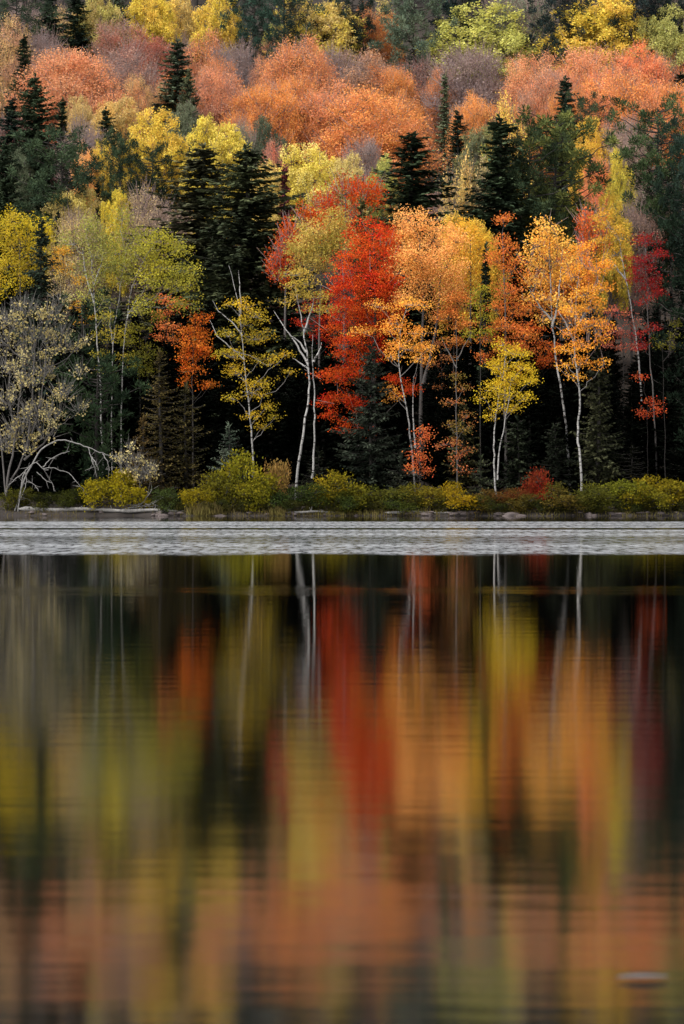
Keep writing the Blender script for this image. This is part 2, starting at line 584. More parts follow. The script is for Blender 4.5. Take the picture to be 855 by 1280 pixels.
KIND = {'maple': ('maple_tree', 'maple tree', 'maples across the hillside'), 'aspen': ('aspen_tree', 'aspen tree', 'aspens across the hillside'),
        'bare': ('bare_tree', 'bare tree', 'nearly leafless trees across the hillside'), 'broom': ('poplar_tree', 'poplar tree', 'upright thin crowned poplars'),
        'spruce': ('spruce_tree', 'spruce tree', 'spruces among the autumn trees'), 'spire': ('spruce_tree', 'spruce tree', 'spruces among the autumn trees'),
        'pine': ('pine_tree', 'pine tree', 'pines among the autumn trees'), 'shrub': ('shoreline_shrub', 'shrub', 'shrubs along the lake shore')}
N_USED = {}


def place(kind, x, y, H, W, a, b, label, rng, k=1.25, z=None, group=None, g=0.84):
    i = N_USED.get(kind, 0)
    N_USED[kind] = i + 1
    tm, cm, h0, w0 = PROTO[kind][i % len(PROTO[kind])]
    name, cat, grp = KIND[kind]
    base = float(tz(x, y)) if z is None else z
    sx = W / w0
    r = thing(name, label, cat, (x, y, base), rng.uniform(0, 2 * PI), (sx, sx, H / h0), group or grp)
    obj('trunk' if kind != 'shrub' else 'stem', tm, r)
    c = obj('crown' if kind != 'shrub' else 'foliage', cm, r)
    paint(c, a, b, k, g)
    return r


def row_for(px, top, H):
    """The distance at which a tree of height H standing on the hill has its tip on photo row TOP."""
    lo, hi = 262.0, 520.0
    for _ in range(40):
        mid = (lo + hi) / 2
        x = px_x(px, mid)
        if HOR - (float(tz(x, mid)) + H - CAM_Z) * F / mid > top:
            lo = mid
        else:
            hi = mid
    return (lo + hi) / 2


# kind, photo column, photo row of the tip, crown width in photo px, height in m, two leaf colours, label
HILL = [
    # along the top edge
    ('pine', 20, -25, 75, 17, DK3, DK2, 'dark pine filling the top left corner of the hillside'),
    ('spruce', 62, -28, 36, 16, DK3, DK2, 'dark evergreen on the skyline next to the corner pine'),
    ('spruce', 96, -14, 34, 15, DK3, DK2, 'dark evergreen between the corner evergreens and the first yellow trees on the ridge'),
    ('bare', 28, 8, 46, 12, LAV, MAUVE, 'small leafless grey tree standing before the dark corner pine'),
    ('bare', 68, 12, 42, 12, BUFF, TAN, 'pale tan thin crowned tree below the ridge evergreens'),
    ('aspen', 122, -12, 60, 15, (190, 180, 88), BUFF, 'olive yellow tree beside the small ridge conifer'),
    ('spruce', 147, -12, 28, 15, DK3, GGREEN, 'grey green conifer between two yellow trees on the ridge'),
    ('aspen', 190, -16, 66, 16, GOLD, YELLOW, 'golden tree with dark gaps just after the ridge conifer'),
    ('aspen', 226, -8, 52, 15, GOLD, BUFF, 'buff gold tree between two golden trees at the top edge'),
    ('aspen', 274, -14, 62, 17, GOLD, YELLOW, 'tall golden tree next to the dark green pines at the top edge'),
    ('pine', 318, -24, 60, 18, DK3, (46, 66, 54), 'deep green pine rising just past the last golden tree at the top edge'),
    ('pine', 356, -20, 74, 18, DK3, (46, 66, 54), 'deep green layered pine behind the big pale yellow aspen'),
    ('aspen', 396, -4, 112, 16, YELLOW, BUFF, 'big pale yellow aspen with a domed crown at the top edge'),
    ('aspen', 345, 32, 42, 11, OLIVE, LIME, 'low olive green tree at the foot of the big pale yellow aspen'),
    ('spire', 407, 38, 26, 9, DK1, DK2, 'tiny dark conifer poking from the big pale yellow aspen'),
    ('pine', 440, -30, 60, 18, DK3, DK1, 'blackish green pine behind the rust coloured maple at the top edge'),
    ('maple', 466, 12, 62, 14, RUST, (190, 104, 60), 'rust brown maple between the pale aspen and the round grey green pine'),
    ('pine', 518, -16, 80, 18, (66, 80, 66), (96, 106, 84), 'round grey green pine standing at the top edge'),
    ('broom', 480, -14, 50, 14, OLIVE, BUFF, 'straw coloured upright tree behind the rust brown maple'),
    ('pine', 578, -34, 76, 18, (26, 36, 40), DK3, 'blue black pine behind the big lime yellow dome'),
    ('aspen', 606, 12, 142, 15, LIME, (206, 198, 96), 'very wide lime yellow dome shaped tree'),
    ('bare', 652, -22, 82, 17, GGREEN, (128, 136, 112), 'tall grey green willowy tree at the top edge'),
    ('pine', 704, -30, 76, 18, (26, 34, 38), DK3, 'blue black pine behind the thin ochre tree'),
    ('broom', 686, 14, 34, 13, (186, 140, 66), TAN, 'thin ochre tree between the lime dome and the great golden tree'),
    ('aspen', 755, -8, 132, 16, GOLD, YELLOW, 'great golden yellow tree with dark gaps under its crown'),
    ('pine', 806, -38, 70, 18, (24, 30, 36), DK3, 'blue black pine behind the great golden tree'),
    ('pine', 852, -34, 60, 18, (24, 30, 36), DK3, 'blue black pine in the top right corner'),
    ('aspen', 834, 12, 76, 15, (168, 168, 88), (196, 184, 92), 'grey lime tree under the top right corner pine'),
    # orange and mauve belt
    ('maple', 8, 24, 66, 14, TAN, ROSE, 'pinkish tan tree cut by the edge high on the hillside'),
    ('aspen', 104, 12, 54, 12, BUFF, (206, 160, 104), 'buff domed tree below the first ridge evergreens'),
    ('bare', 52, 38, 66, 13, MAUVE, LAV, 'lavender grey leafless tree above the small pointed spruce'),
    ('spruce', 86, 26, 18, 8, DK2, DK3, 'small round topped dark conifer among lavender grey twigs'),
    ('spruce', 30, 46, 27, 14, DK1, DK2, 'pointed dark spruce standing clear high on the slope'),
    ('maple', 88, 58, 112, 14, SALMON, (196, 122, 92), 'wide salmon maple beside the pointed dark spruce'),
    ('maple', 150, 32, 70, 13, (170, 84, 74), MAUVE, 'dusky red thin crowned maple below the ridge conifer'),
    ('maple', 184, 44, 66, 13, CRIM, (150, 84, 78), 'dull crimson maple among mauve bare trees'),
    ('bare', 158, 66, 92, 13, MAUVE, ROSE, 'wide mauve leafless tree in front of the dull crimson maple'),
    ('bare', 212, 32, 60, 13, LAV, MAUVE, 'lavender grey bare tree under the buff gold ridge tree'),
    ('spruce', 222, 52, 40, 15, (62, 72, 60), (88, 98, 74), 'ragged grey green spruce amid the orange belt'),
    ('spruce', 236, 88, 22, 13, (46, 56, 48), (92, 96, 66), 'narrow conifer just below the ragged grey green spruce'),
    ('maple', 262, 46, 70, 13, (206, 110, 68), ROSE, 'orange salmon maple directly after the ragged grey green spruce'),
    ('bare', 298, 54, 70, 13, MAUVE, LAV, 'mauve grey bare tree between two salmon maples'),
    ('maple', 214, 86, 46, 11, CORAL, ORANGE, 'bright coral orange maple at the foot of the ragged spruce'),
    ('maple', 272, 92, 64, 12, ROSE, SALMON, 'pinkish thin maple above the twin yellow aspens'),
    ('maple', 350, 44, 58, 13, ROSE, SALMON, 'rosy maple at the foot of the deep green layered pine'),
    ('maple', 374, 54, 88, 14, (206, 116, 76), (186, 100, 72), 'broad orange salmon maple below the big pale aspen'),
    ('bare', 424, 66, 60, 13, (136, 104, 104), LAV, 'purple grey bare tree beside the broad orange maple'),
    ('maple', 328, 102, 70, 13, ORANGE, RUST, 'burnt orange maple above the grey green shrubby trees'),
    ('maple', 362, 104, 82, 12, RUST, ORANGE, 'rust orange maple in the centre of the orange belt'),
    ('maple', 412, 108, 86, 13, (190, 100, 62), SALMON, 'brownish orange maple just above the pale yellow grove'),
    ('maple', 452, 68, 84, 13, (192, 116, 82), MAUVE, 'faded brown orange maple below the rust brown one'),
    ('maple', 486, 82, 72, 12, ORANGE, SALMON, 'peachy orange maple under the round grey green pine'),
    ('maple', 466, 120, 124, 14, ORANGE, (200, 106, 74), 'very broad salmon orange maple above the broad dark spruce'),
    ('bare', 536, 60, 76, 13, CRIM, MAUVE, 'dusky crimson bare tree below the round grey green pine'),
    ('bare', 586, 58, 96, 14, (134, 112, 116), MAUVE, 'wide purple grey bare tree in front of the lime dome'),
    ('spire', 556, 92, 20, 13, GGREEN, (96, 104, 80), 'slim spruce spire among the mauve and orange crowns'),
    ('spruce', 572, 138, 26, 12, DK3, DK2, 'dark low conifer just beside the slim spruce spire'),
    ('maple', 592, 120, 54, 12, (208, 126, 76), ORANGE, 'small orange maple behind the slim spruce spire'),
    ('broom', 632, 116, 66, 14, GOLD, (216, 176, 84), 'gold brush shaped tree with upright stems'),
    ('aspen', 606, 152, 62, 12, (158, 146, 84), GGREEN, 'olive tan tree below the gold brush shaped tree'),
    ('maple', 664, 72, 72, 13, (206, 136, 98), SALMON, 'pale salmon maple just below the lime dome'),
    ('maple', 690, 84, 66, 13, SALMON, MAUVE, 'salmon and mauve maple behind the grey green spruce'),
    ('maple', 742, 66, 88, 13, SALMON, (208, 126, 92), 'salmon maple directly under the great golden tree'),
    ('maple', 802, 60, 74, 13, SALMON, CORAL, 'coral salmon maple between the great golden and the grey lime tree'),
    ('bare', 846, 62, 54, 12, TAN, MAUVE, 'tan bare tree at the edge below the grey lime tree'),
    ('maple', 772, 96, 96, 13, ORANGE, SALMON, 'broad orange salmon maple on the far right slope'),
    ('maple', 832, 98, 76, 13, SALMON, ORANGE, 'orange maple beside the small edge conifer'),
    ('spruce', 706, 98, 38, 15, (58, 70, 60), DK2, 'grey green spruce standing in the salmon maples'),
    ('pine', 736, 120, 56, 14, (34, 46, 36), (64, 78, 54), 'dark pine snug against the grey green spruce'),
    ('spruce', 850, 92, 30, 11, DK1, DK2, 'small dark conifer at the edge of the salmon slope'),
    ('aspen', 741, 152, 54, 13, (234, 172, 58), GOLD, 'bright golden orange tree next to the highlighted pine'),
    ('bare', 780, 142, 74, 14, (168, 132, 112), MAUVE, 'pale mauve bare tree behind the large pine at the edge'),
    ('aspen', 773, 192, 40, 13, (206, 190, 74), YELLOW, 'small lemon tree beside the large pine at the edge'),
    ('maple', 745, 206, 36, 12, CORAL, (226, 120, 84), 'small coral maple under the golden orange tree'),
    ('spire', 738, 190, 17, 13, DK1, DK2, 'tiny spruce tip between the golden orange and coral trees'),
    # middle of the slope, left half
    ('spruce', 44, 94, 44, 17, DK1, DK2, 'big ragged dark spruce below the pointed one'),
    ('spruce', 14, 124, 38, 15, DK1, DK3, 'dark conifer at the edge beside the big ragged spruce'),
    ('spruce', 78, 124, 26, 13, DK2, DK1, 'dark conifer leaning on the far side of the big ragged spruce'),
    ('aspen', 142, 120, 62, 13, (222, 164, 88), BUFF, 'golden buff dome above the twin yellow aspens'),
    ('aspen', 100, 124, 48, 12, BUFF, TAN, 'buff tree between the dark conifers and the golden buff dome'),
    ('spruce', 133, 136, 26, 13, DK1, DK2, 'dark cone shaped conifer in front of the golden buff dome'),
    ('bare', 26, 146, 74, 13, (140, 100, 96), CRIM, 'reddish mauve twiggy tree under the edge conifers'),
    ('bare', 106, 152, 56, 13, MAUVE, LAV, 'grey mauve twiggy tree above the widest dark pine'),
    ('aspen', 197, 144, 84, 15, YELLOW, GOLD, 'bright yellow aspen, the larger of a touching pair'),
    ('aspen', 270, 145, 78, 16, (224, 194, 84), YELLOW, 'bright yellow aspen directly behind the tall spruce pair'),
    ('aspen', 231, 132, 46, 12, GGREEN, (120, 126, 96), 'grey green bushy tree above the gap between the yellow aspens'),
    ('bare', 306, 146, 46, 13, (136, 140, 108), GGREEN, 'pale grey green thin tree past the second yellow aspen'),
    ('aspen', 332, 152, 54, 13, (76, 90, 70), GGREEN, 'dark grey green bushy tree above the pale yellow grove'),
    ('pine', 76, 162, 100, 17, (34, 46, 36), (64, 78, 54), 'widest dark pine on the left slope'),
    ('spruce', 6, 178, 34, 15, DK1, DK2, 'dark spruce cut by the edge below the twiggy tree'),
    ('pine', 150, 166, 52, 14, (34, 46, 36), (64, 78, 54), 'grey green pine between the widest pine and the rounded pine'),
    ('pine', 190, 182, 68, 14, DK1, PN1, 'rounded dark pine in front of the larger yellow aspen'),
    ('aspen', 28, 178, 42, 12, (108, 124, 92), GGREEN, 'soft sage green tree between the edge spruce and widest pine'),
    ('maple', 106, 184, 32, 12, ORANGE, PEACH, 'small orange tree peeping out beside the widest pine'),
    ('aspen', 128, 178, 36, 12, YELLOW, GOLD, 'small yellow tree between two dark pines'),
    ('aspen', 384, 186, 94, 14, PALEY, YELLOW, 'wide pale yellow aspen behind the scarlet maple'),
    ('aspen', 428, 190, 52, 14, (224, 198, 116), BUFF, 'pale yellow aspen touching the wide pale one'),
    ('aspen', 336, 206, 46, 13, (222, 186, 92), BUFF, 'pale buff yellow tree behind the dark red spire'),
    ('maple', 341, 182, 34, 12, (196, 84, 72), ROSE, 'small dusky red maple beside the pale yellow grove'),
    ('bare', 456, 172, 56, 13, (140, 116, 116), MAUVE, 'small purple grey bare tree beside the broad dark spruce'),
    ('aspen', 478, 200, 48, 13, (158, 158, 76), LIME, 'olive green tree at the foot of the broad dark spruce'),
    ('spruce', 515, 167, 84, 19, (34, 42, 32), DK2, 'broad dark spruce standing alone at mid slope'),
    ('broom', 572, 186, 64, 16, (214, 172, 96), TAN, 'straw yellow broom crowned tree beside the broad dark spruce'),
    ('broom', 604, 198, 54, 15, BUFF, (176, 150, 112), 'greyish straw broom crowned tree next to the tall dark spruce'),
    ('spruce', 624, 148, 74, 20, (34, 44, 34), DK2, 'tall dark spruce next to the highlighted pine'),
    ('pine', 662, 164, 84, 19, (30, 42, 30), (60, 70, 46), 'dark pine filling the gap between the tall dark spruce and the highlighted pine'),
    ('pine', 694, 142, 124, 20, (32, 44, 30), (104, 108, 56), 'large pine with sunlight painted into its yellow green needle tips'),  # lit tips are put in by the lighter second needle colour
    ('pine', 822, 128, 100, 20, (30, 42, 30), (76, 92, 58), 'large dark pine near the right edge of the slope'),
    ('pine', 860, 150, 70, 19, (36, 50, 36), DK3, 'dark pine cut by the edge behind the large dark pine'),
    # lower slope
    ('spruce', 252, 184, 88, 18, (50, 54, 42), (84, 84, 62), 'brownish spruce, the thinner of the tall pair'),
    ('spruce', 308, 184, 96, 20, (36, 42, 32), (76, 82, 56), 'tall dense dark spruce before the yellow aspens'),
    ('spire', 122, 226, 18, 13, DK1, DK1, 'slim black spruce spike above the yellow green birches'),
    ('spire', 73, 260, 14, 12, DK1, DK1, 'thinnest black spruce spike near the yellow tree'),
    ('spire', 259, 268, 22, 12, DK1, DK3, 'small black spruce at the foot of the brownish spruce'),
    ('spire', 356, 206, 26, 15, (106, 46, 48), (84, 44, 46), 'dark red spire of a larch like tree by the scarlet maple'),
    ('aspen', 92, 232, 74, 13, (204, 178, 84), BUFF, 'buff yellow tree below the widest pine'),
    ('aspen', 145, 242, 38, 13, (220, 186, 54), YELLOW, 'small egg shaped yellow tree below the rounded pine'),
    ('bare', 192, 242, 88, 13, (184, 154, 106), MAUVE, 'tan and grey twiggy tree beside the brownish spruce'),
    ('bare', 100, 258, 66, 12, (170, 146, 104), BUFF, 'grey buff twiggy tree above the yellow green birches'),
    ('aspen', 507, 246, 64, 14, (216, 176, 84), BUFF, 'tan yellow tree at the foot of the broad dark spruce'),
    ('maple', 485, 232, 24, 11, (206, 66, 52), SCARLET, 'small red maple beside the broad dark spruce'),
    ('aspen', 586, 266, 74, 15, (216, 166, 50), GOLD, 'ochre gold domed tree under the straw yellow trees'),
    ('bare', 545, 236, 62, 12, (186, 132, 106), ROSE, 'pinkish twiggy tree below the straw yellow tree'),
    ('bare', 832, 214, 74, 14, (142, 130, 118), (160, 140, 124), 'grey bare tree in front of the large dark pine'),
    ('bare', 790, 248, 66, 13, (186, 132, 116), MAUVE, 'pinkish grey twiggy tree above the crimson maple'),
    ('aspen', 722, 250, 50, 13, (180, 164, 66), OLIVE, 'olive yellow tree at the foot of the highlighted pine'),
    ('aspen', 764, 248, 50, 14, (208, 178, 60), (222, 170, 60), 'mustard yellow tree below the small lemon tree'),
]

# ---------------------------------------------------------------- trees of the lake edge, each with its own shape
def front(name, cat, label, px, Y, trunks, blobs, a, b, k=1.35, cov=2.2, r0=0.12, bark=None, leaf=None, twig=None, group=None, depth=0.9, g=0.82, **kw):
    """TRUNKS and BLOBS trace the tree's outline in photo pixels; they become metres at distance Y."""
    seed = int(px * 7 + Y * 13) % 9973
    rng = np.random.default_rng(seed)
    x0 = px_x(px, Y)
    z0 = float(tz(x0, Y))
    s = Y / F

    def p3(q, dy=0.0):
        return ((q[0] - px) * s, dy, max(px_z(q[1], Y) - z0, -0.3))
    T = []
    for i, t in enumerate(trunks):
        pts = [p3(q, rng.uniform(-0.15, 0.15) * min(j, 2)) for j, q in enumerate(t)]
        if t[0][1] >= 560 and i == 0:
            pts[0] = (pts[0][0], 0, -0.3)
        T.append(pts)
    B = []
    for (cx, cy, rx, ry) in blobs:
        q = rng.uniform(0.72, 1.08)
        r = max(rx * s * q, 0.24)
        cx, cy, ry = cx + rng.normal() * 3, cy + rng.normal() * 2.5, ry * q
        B.append((p3((cx, cy), rng.uniform(-0.8, 0.8) * depth * r), (r, max(r * depth, 0.4), max(ry * s, 0.16))))
    tb, cb = broadleaf(seed, T, B, cov, r0=r0, **kw)
    o = thing(name, label, cat, (x0, Y, z0), 0, (1, 1, 1), group)
    obj('trunk', tb.mesh(name + '_trunk', [bark or M_GREY, M_BLIMB if bark is M_BIRCH else (bark or M_GREY)]), o)
    c = obj('crown', cb.mesh(name + '_crown', [leaf or M_LEAF, twig or M_TWIG]), o)
    paint(c, a, b, k, g)
    return o


def front_trees():
    TI = dict(sig=(0.29, 0.29, 0.13), L=0.125, W=0.08)         # tiered sprays
    SO = dict(sig=(0.28, 0.28, 0.26), L=0.125, W=0.088)         # soft rounded masses
    UPR = dict(sig=(0.22, 0.22, 0.34), L=0.135, W=0.085, mode='up', twigs=160)
    # scarlet trees
    front('maple_tree', 'maple tree', 'tall scarlet maple with layered red sprays reaching down toward the water', 468, 258,
          [[(468, 606), (467, 520), (469, 420), (468, 330), (466, 285)]],
          [(466, 296, 26, 22), (478, 322, 26, 26), (446, 330, 28, 24), (488, 356, 22, 26), (462, 356, 30, 24), (436, 362, 24, 20), (476, 386, 24, 20),
           (444, 392, 30, 20), (418, 408, 18, 10), (480, 412, 16, 16), (438, 428, 24, 11), (458, 448, 22, 12), (424, 446, 18, 9), (412, 470, 20, 10), (440, 478, 24, 11),
           (424, 500, 22, 13), (446, 508, 18, 12), (410, 518, 12, 7), (428, 532, 9, 12), (500, 474, 22, 8), (512, 484, 13, 8), (452, 540, 10, 8), (430, 460, 22, 9), (470, 430, 22, 11), (402, 504, 14, 6), (456, 418, 20, 12), (448, 498, 20, 9), (428, 388, 20, 12)],
          SCARLET, (222, 92, 36), k=1.2, g=0.86, cov=2.2, r0=0.17, bark=M_DARK, twigs=60, **TI)
    front('maple_tree', 'maple tree', 'scarlet maple with a flame shaped top, behind the tan olive tree', 432, 276,
          [[(432, 590), (430, 430), (432, 250)]],
          [(430, 240, 26, 18), (404, 258, 22, 20), (452, 246, 22, 18), (392, 280, 16, 20), (412, 288, 24, 20), (440, 272, 26, 16), (468, 246, 14, 16), (380, 268, 10, 14)],
          (210, 66, 36), FLAME, k=1.2, g=0.84, cov=2.0, r0=0.2, **UPR)
    front('maple_tree', 'maple tree', 'narrow vermilion maple just beside the tall dense spruce', 356, 272,
          [[(356, 590), (356, 430), (358, 290)]],
          [(364, 290, 14, 18), (354, 312, 16, 18), (345, 330, 14, 16), (368, 322, 12, 14), (350, 348, 14, 10), (376, 304, 8, 10)],
          (212, 74, 42), FLAME, k=1.2, g=0.84, cov=2.4, r0=0.16, **UPR)
    # centre
    front('maple_tree', 'maple tree', 'large peach orange tree rising behind the scarlet maple sprays', 528, 267,
          [[(528, 598), (526, 480), (530, 380), (524, 300)], [(529, 480), (545, 420), (552, 330)]],
          [(516, 276, 26, 20), (540, 294, 30, 22), (506, 304, 20, 22), (530, 322, 34, 24), (556, 330, 26, 26), (506, 340, 24, 22), (538, 356, 32, 22), (560, 366, 22, 20),
           (512, 372, 26, 18), (546, 392, 22, 18), (566, 300, 16, 18)], PEACH, (230, 158, 80), k=1.55, cov=2.0, r0=0.17, **SO)
    front('birch_tree', 'birch tree', 'golden orange birch with flat tiers and a leaning pale stem', 517, 256,
          [[(520, 602), (514, 550), (508, 510), (498, 462), (500, 410), (510, 380)], [(519, 560), (516, 520), (517, 470)]],
          [(474, 385, 22, 7), (452, 412, 14, 6), (516, 382, 22, 9), (496, 400, 16, 10), (518, 416, 24, 9), (486, 418, 12, 8), (505, 440, 26, 9), (524, 448, 16, 7), (488, 448, 14, 8),
           (492, 494, 11, 8), (484, 486, 8, 6), (534, 432, 12, 6)], (238, 164, 66), (228, 138, 52), k=1.5, cov=2.0, r0=0.075, bark=M_BIRCH, **TI)
    front('aspen_tree', 'aspen tree', 'gold tree crown standing behind the coral topped slim tree', 590, 271,
          [[(590, 590), (588, 440), (588, 300)]],
          [(586, 290, 24, 18), (572, 312, 18, 20), (602, 312, 18, 20), (588, 334, 22, 18), (576, 356, 16, 16), (604, 352, 14, 18)], (224, 172, 52), (226, 148, 58), k=1.45, cov=2.3, r0=0.13, **SO)
    front('maple_tree', 'maple tree', 'slim orange tree with a coral top and burnt orange skirts', 631, 260,
          [[(633, 602), (631, 500), (632, 400), (628, 290)]],
          [(628, 276, 11, 14), (632, 302, 15, 18), (624, 330, 14, 16), (640, 336, 12, 16), (632, 362, 20, 16), (614, 384, 14, 10), (644, 386, 20, 14), (626, 404, 24, 12),
           (650, 416, 18, 10), (610, 424, 18, 9), (634, 432, 22, 12), (604, 448, 14, 7), (654, 438, 14, 8)], (214, 122, 50), (214, 100, 54), cov=1.8, r0=0.12, **TI)
    front('sapling', 'young tree', 'yellow lime young tree tucked beside the slim orange tree', 600, 259,
          [[(602, 604), (600, 500), (600, 370)]],
          [(602, 368, 10, 8), (594, 380, 8, 6), (600, 400, 14, 8), (590, 414, 12, 8), (606, 418, 12, 7)], (186, 170, 48), (150, 144, 44), k=1.1, cov=2.0, r0=0.06, bark=M_DARK, **TI)
    front('aspen_tree', 'aspen tree', 'small bright yellow aspen with twin pale stems at the water side', 620, 253,
          [[(621, 606), (617, 575), (618, 545), (621, 510), (628, 470), (634, 440)], [(622, 600), (624, 560), (630, 535), (635, 500), (640, 470)]],
          [(640, 444, 17, 9), (656, 458, 14, 10), (622, 462, 16, 10), (640, 472, 18, 10), (660, 482, 12, 8), (612, 482, 12, 9), (630, 490, 18, 9), (652, 496, 14, 8), (606, 494, 8, 6),
           (622, 508, 12, 7), (640, 510, 9, 6), (618, 522, 8, 6), (632, 432, 10, 6)], (212, 178, 42), (190, 150, 34), cov=2.3, r0=0.07, bark=M_BIRCH, **TI)
    # gold birches on the right
    front('birch_tree', 'birch tree', 'gold leaved birch with a leaning white stem, rising above the low firs', 706, 260.5,
          [[(713, 600), (709, 545), (703, 500), (696, 455), (690, 410), (689, 360), (686, 290)], [(690, 410), (697, 380), (701, 340), (704, 310)], [(689, 400), (676, 385), (662, 362)]],
          [(684, 286, 20, 14), (668, 306, 18, 14), (700, 306, 20, 14), (658, 328, 16, 12), (684, 328, 20, 14), (712, 330, 16, 14), (668, 350, 18, 12), (694, 352, 20, 12), (660, 372, 14, 8),
           (682, 376, 16, 9), (704, 378, 14, 8), (676, 404, 8, 6)], (234, 178, 84), (230, 158, 62), k=1.5, cov=2.0, r0=0.105, bark=M_BIRCH, sig=(0.34, 0.34, 0.2), L=0.16, W=0.11, twigs=90)
    front('birch_tree', 'birch tree', 'orange gold birch with a crooked white stem ending above the shore shrubs', 725, 254,
          [[(726, 600), (727, 575), (722, 553), (723, 530), (726, 500), (722, 470), (717, 445), (720, 400), (721, 360), (728, 320)], [(718, 430), (708, 405), (698, 388)], [(720, 410), (738, 380), (748, 350)]],
          [(730, 318, 18, 14), (744, 338, 18, 14), (720, 344, 16, 12), (752, 362, 14, 10), (730, 366, 22, 12), (744, 386, 20, 10), (716, 388, 16, 9), (734, 408, 22, 10), (754, 404, 12, 7),
           (714, 418, 14, 8), (736, 432, 22, 9), (712, 440, 16, 8), (752, 426, 10, 6), (728, 452, 16, 7), (704, 458, 12, 6), (746, 450, 10, 6), (718, 470, 10, 5)],
          (232, 160, 56), (226, 132, 44), k=1.5, cov=1.8, r0=0.09, bark=M_BIRCH, twigs=60, **TI)
    front('maple_tree', 'maple tree', 'coral red maple rising between the two gold birches and the mustard tree', 737, 270,
          [[(737, 594), (736, 450), (736, 290)]],
          [(730, 282, 12, 16), (744, 276, 10, 12), (734, 306, 14, 16), (748, 306, 10, 14), (728, 328, 12, 12)], (222, 82, 50), (226, 110, 56), cov=2.4, r0=0.12, **UPR)
    front('maple_tree', 'maple tree', 'burnt orange low maple spreading below the two gold birches', 672, 264,
          [[(672, 600), (674, 520), (672, 440)]],
          [(668, 412, 16, 9), (690, 428, 20, 9), (660, 430, 14, 8), (680, 448, 20, 8), (664, 462, 14, 7), (696, 456, 14, 7)], (206, 98, 40), (196, 78, 34), cov=1.9, r0=0.08, bark=M_DARK, **TI)
    front('birch_tree', 'birch tree', 'slender pale birch with a mustard top beside the crimson maple', 800, 266,
          [[(806, 604), (803, 540), (802, 490), (798, 440), (792, 400), (786, 365), (779, 335), (774, 300)], [(783, 350), (770, 335), (760, 318)]],
          [(764, 282, 18, 13), (780, 294, 14, 12), (756, 304, 16, 12), (774, 314, 16, 10), (766, 332, 12, 8), (756, 268, 12, 9)], (222, 164, 58), (206, 160, 58), cov=2.0, r0=0.1, bark=M_BIRCH, **TI)
    front('maple_tree', 'maple tree', 'crimson maple with a thin grey stem beside the dark edge pine', 818, 263,
          [[(822, 602), (818, 520), (812, 440), (808, 360), (806, 310)]],
          [(806, 304, 14, 9), (822, 318, 16, 10), (796, 322, 14, 8), (808, 336, 20, 10), (828, 342, 12, 10), (796, 350, 13, 10), (814, 358, 18, 9), (806, 374, 13, 6), (824, 372, 10, 6),
           (798, 418, 8, 5), (806, 436, 12, 6), (816, 414, 8, 6)], (150, 22, 30), (170, 46, 42), k=1.05, g=0.85, cov=1.9, r0=0.075, **TI)
    front('maple_tree', 'maple tree', 'sparse dusky pink maple under the mustard topped birch', 778, 266,
          [[(780, 602), (780, 500), (778, 400)]],
          [(772, 392, 18, 6), (790, 402, 16, 7), (764, 410, 14, 7), (784, 420, 18, 8), (770, 432, 14, 7), (795, 440, 12, 6)], (196, 92, 70), (150, 78, 70), cov=1.1, r0=0.07, bark=M_DARK, **TI)
    front('sapling', 'young tree', 'small vermilion sapling glowing in the dark right of centre shade', 808, 257,
          [[(810, 606), (809, 560), (810, 500)]], [(812, 504, 9, 6), (808, 514, 11, 4), (804, 523, 10, 4), (808, 474, 8, 3)], (206, 66, 38), (190, 80, 50), cov=1.9, r0=0.03, bark=M_DARK, **TI)
    front('sapling', 'young tree', 'small olive yellow sapling against the dark edge pine', 830, 258,
          [[(832, 606), (830, 520), (828, 430)]], [(826, 428, 7, 6), (838, 418, 8, 7), (846, 412, 6, 6), (843, 436, 5, 4)], (140, 132, 44), (120, 116, 42), k=0.9, cov=1.6, r0=0.04, bark=M_DARK, **TI)
    front('maple_tree', 'maple tree', 'amber orange tree filling the space behind the two gold birches', 702, 268,
          [[(702, 600), (701, 480), (702, 340)]],
          [(690, 326, 24, 20), (716, 344, 24, 20), (698, 362, 26, 18), (724, 380, 20, 14), (676, 384, 18, 12), (706, 400, 20, 12), (742, 360, 14, 14), (668, 344, 14, 14)],
          (222, 142, 56), (206, 100, 44), cov=2.0, r0=0.12, bark=M_DARK, **SO)
    front('maple_tree', 'maple tree', 'rust orange tree wedged between the peach orange and the slim orange tree', 566, 266,
          [[(566, 600), (566, 500), (568, 380)]],
          [(572, 380, 18, 13), (556, 398, 18, 11), (580, 408, 16, 9), (564, 424, 15, 8), (582, 434, 10, 5)], (206, 104, 48), (216, 132, 62), cov=1.9, r0=0.09, bark=M_DARK, **TI)
    front('maple_tree', 'maple tree', 'deep red low maple behind the forks of the bare white birch', 398, 266,
          [[(398, 600), (398, 500), (400, 370)]],
          [(406, 366, 14, 10), (394, 384, 15, 9), (410, 402, 15, 8), (396, 418, 14, 7), (378, 404, 10, 6), (414, 430, 10, 6)], (196, 48, 30), (176, 40, 30), k=1.15, g=0.85, cov=2.0, r0=0.09, bark=M_DARK, **TI)
    # left of centre
    front('aspen_tree', 'aspen tree', 'rounded tan olive tree between the scarlet maples', 400, 264,
          [[(400, 600), (398, 450), (402, 300)]],
          [(412, 268, 20, 13), (390, 288, 20, 14), (422, 286, 20, 14), (404, 304, 26, 16), (380, 310, 18, 14), (424, 310, 16, 14), (392, 328, 24, 14), (412, 334, 18, 12)],
          (204, 166, 86), (172, 154, 62), cov=2.4, r0=0.13, **SO)
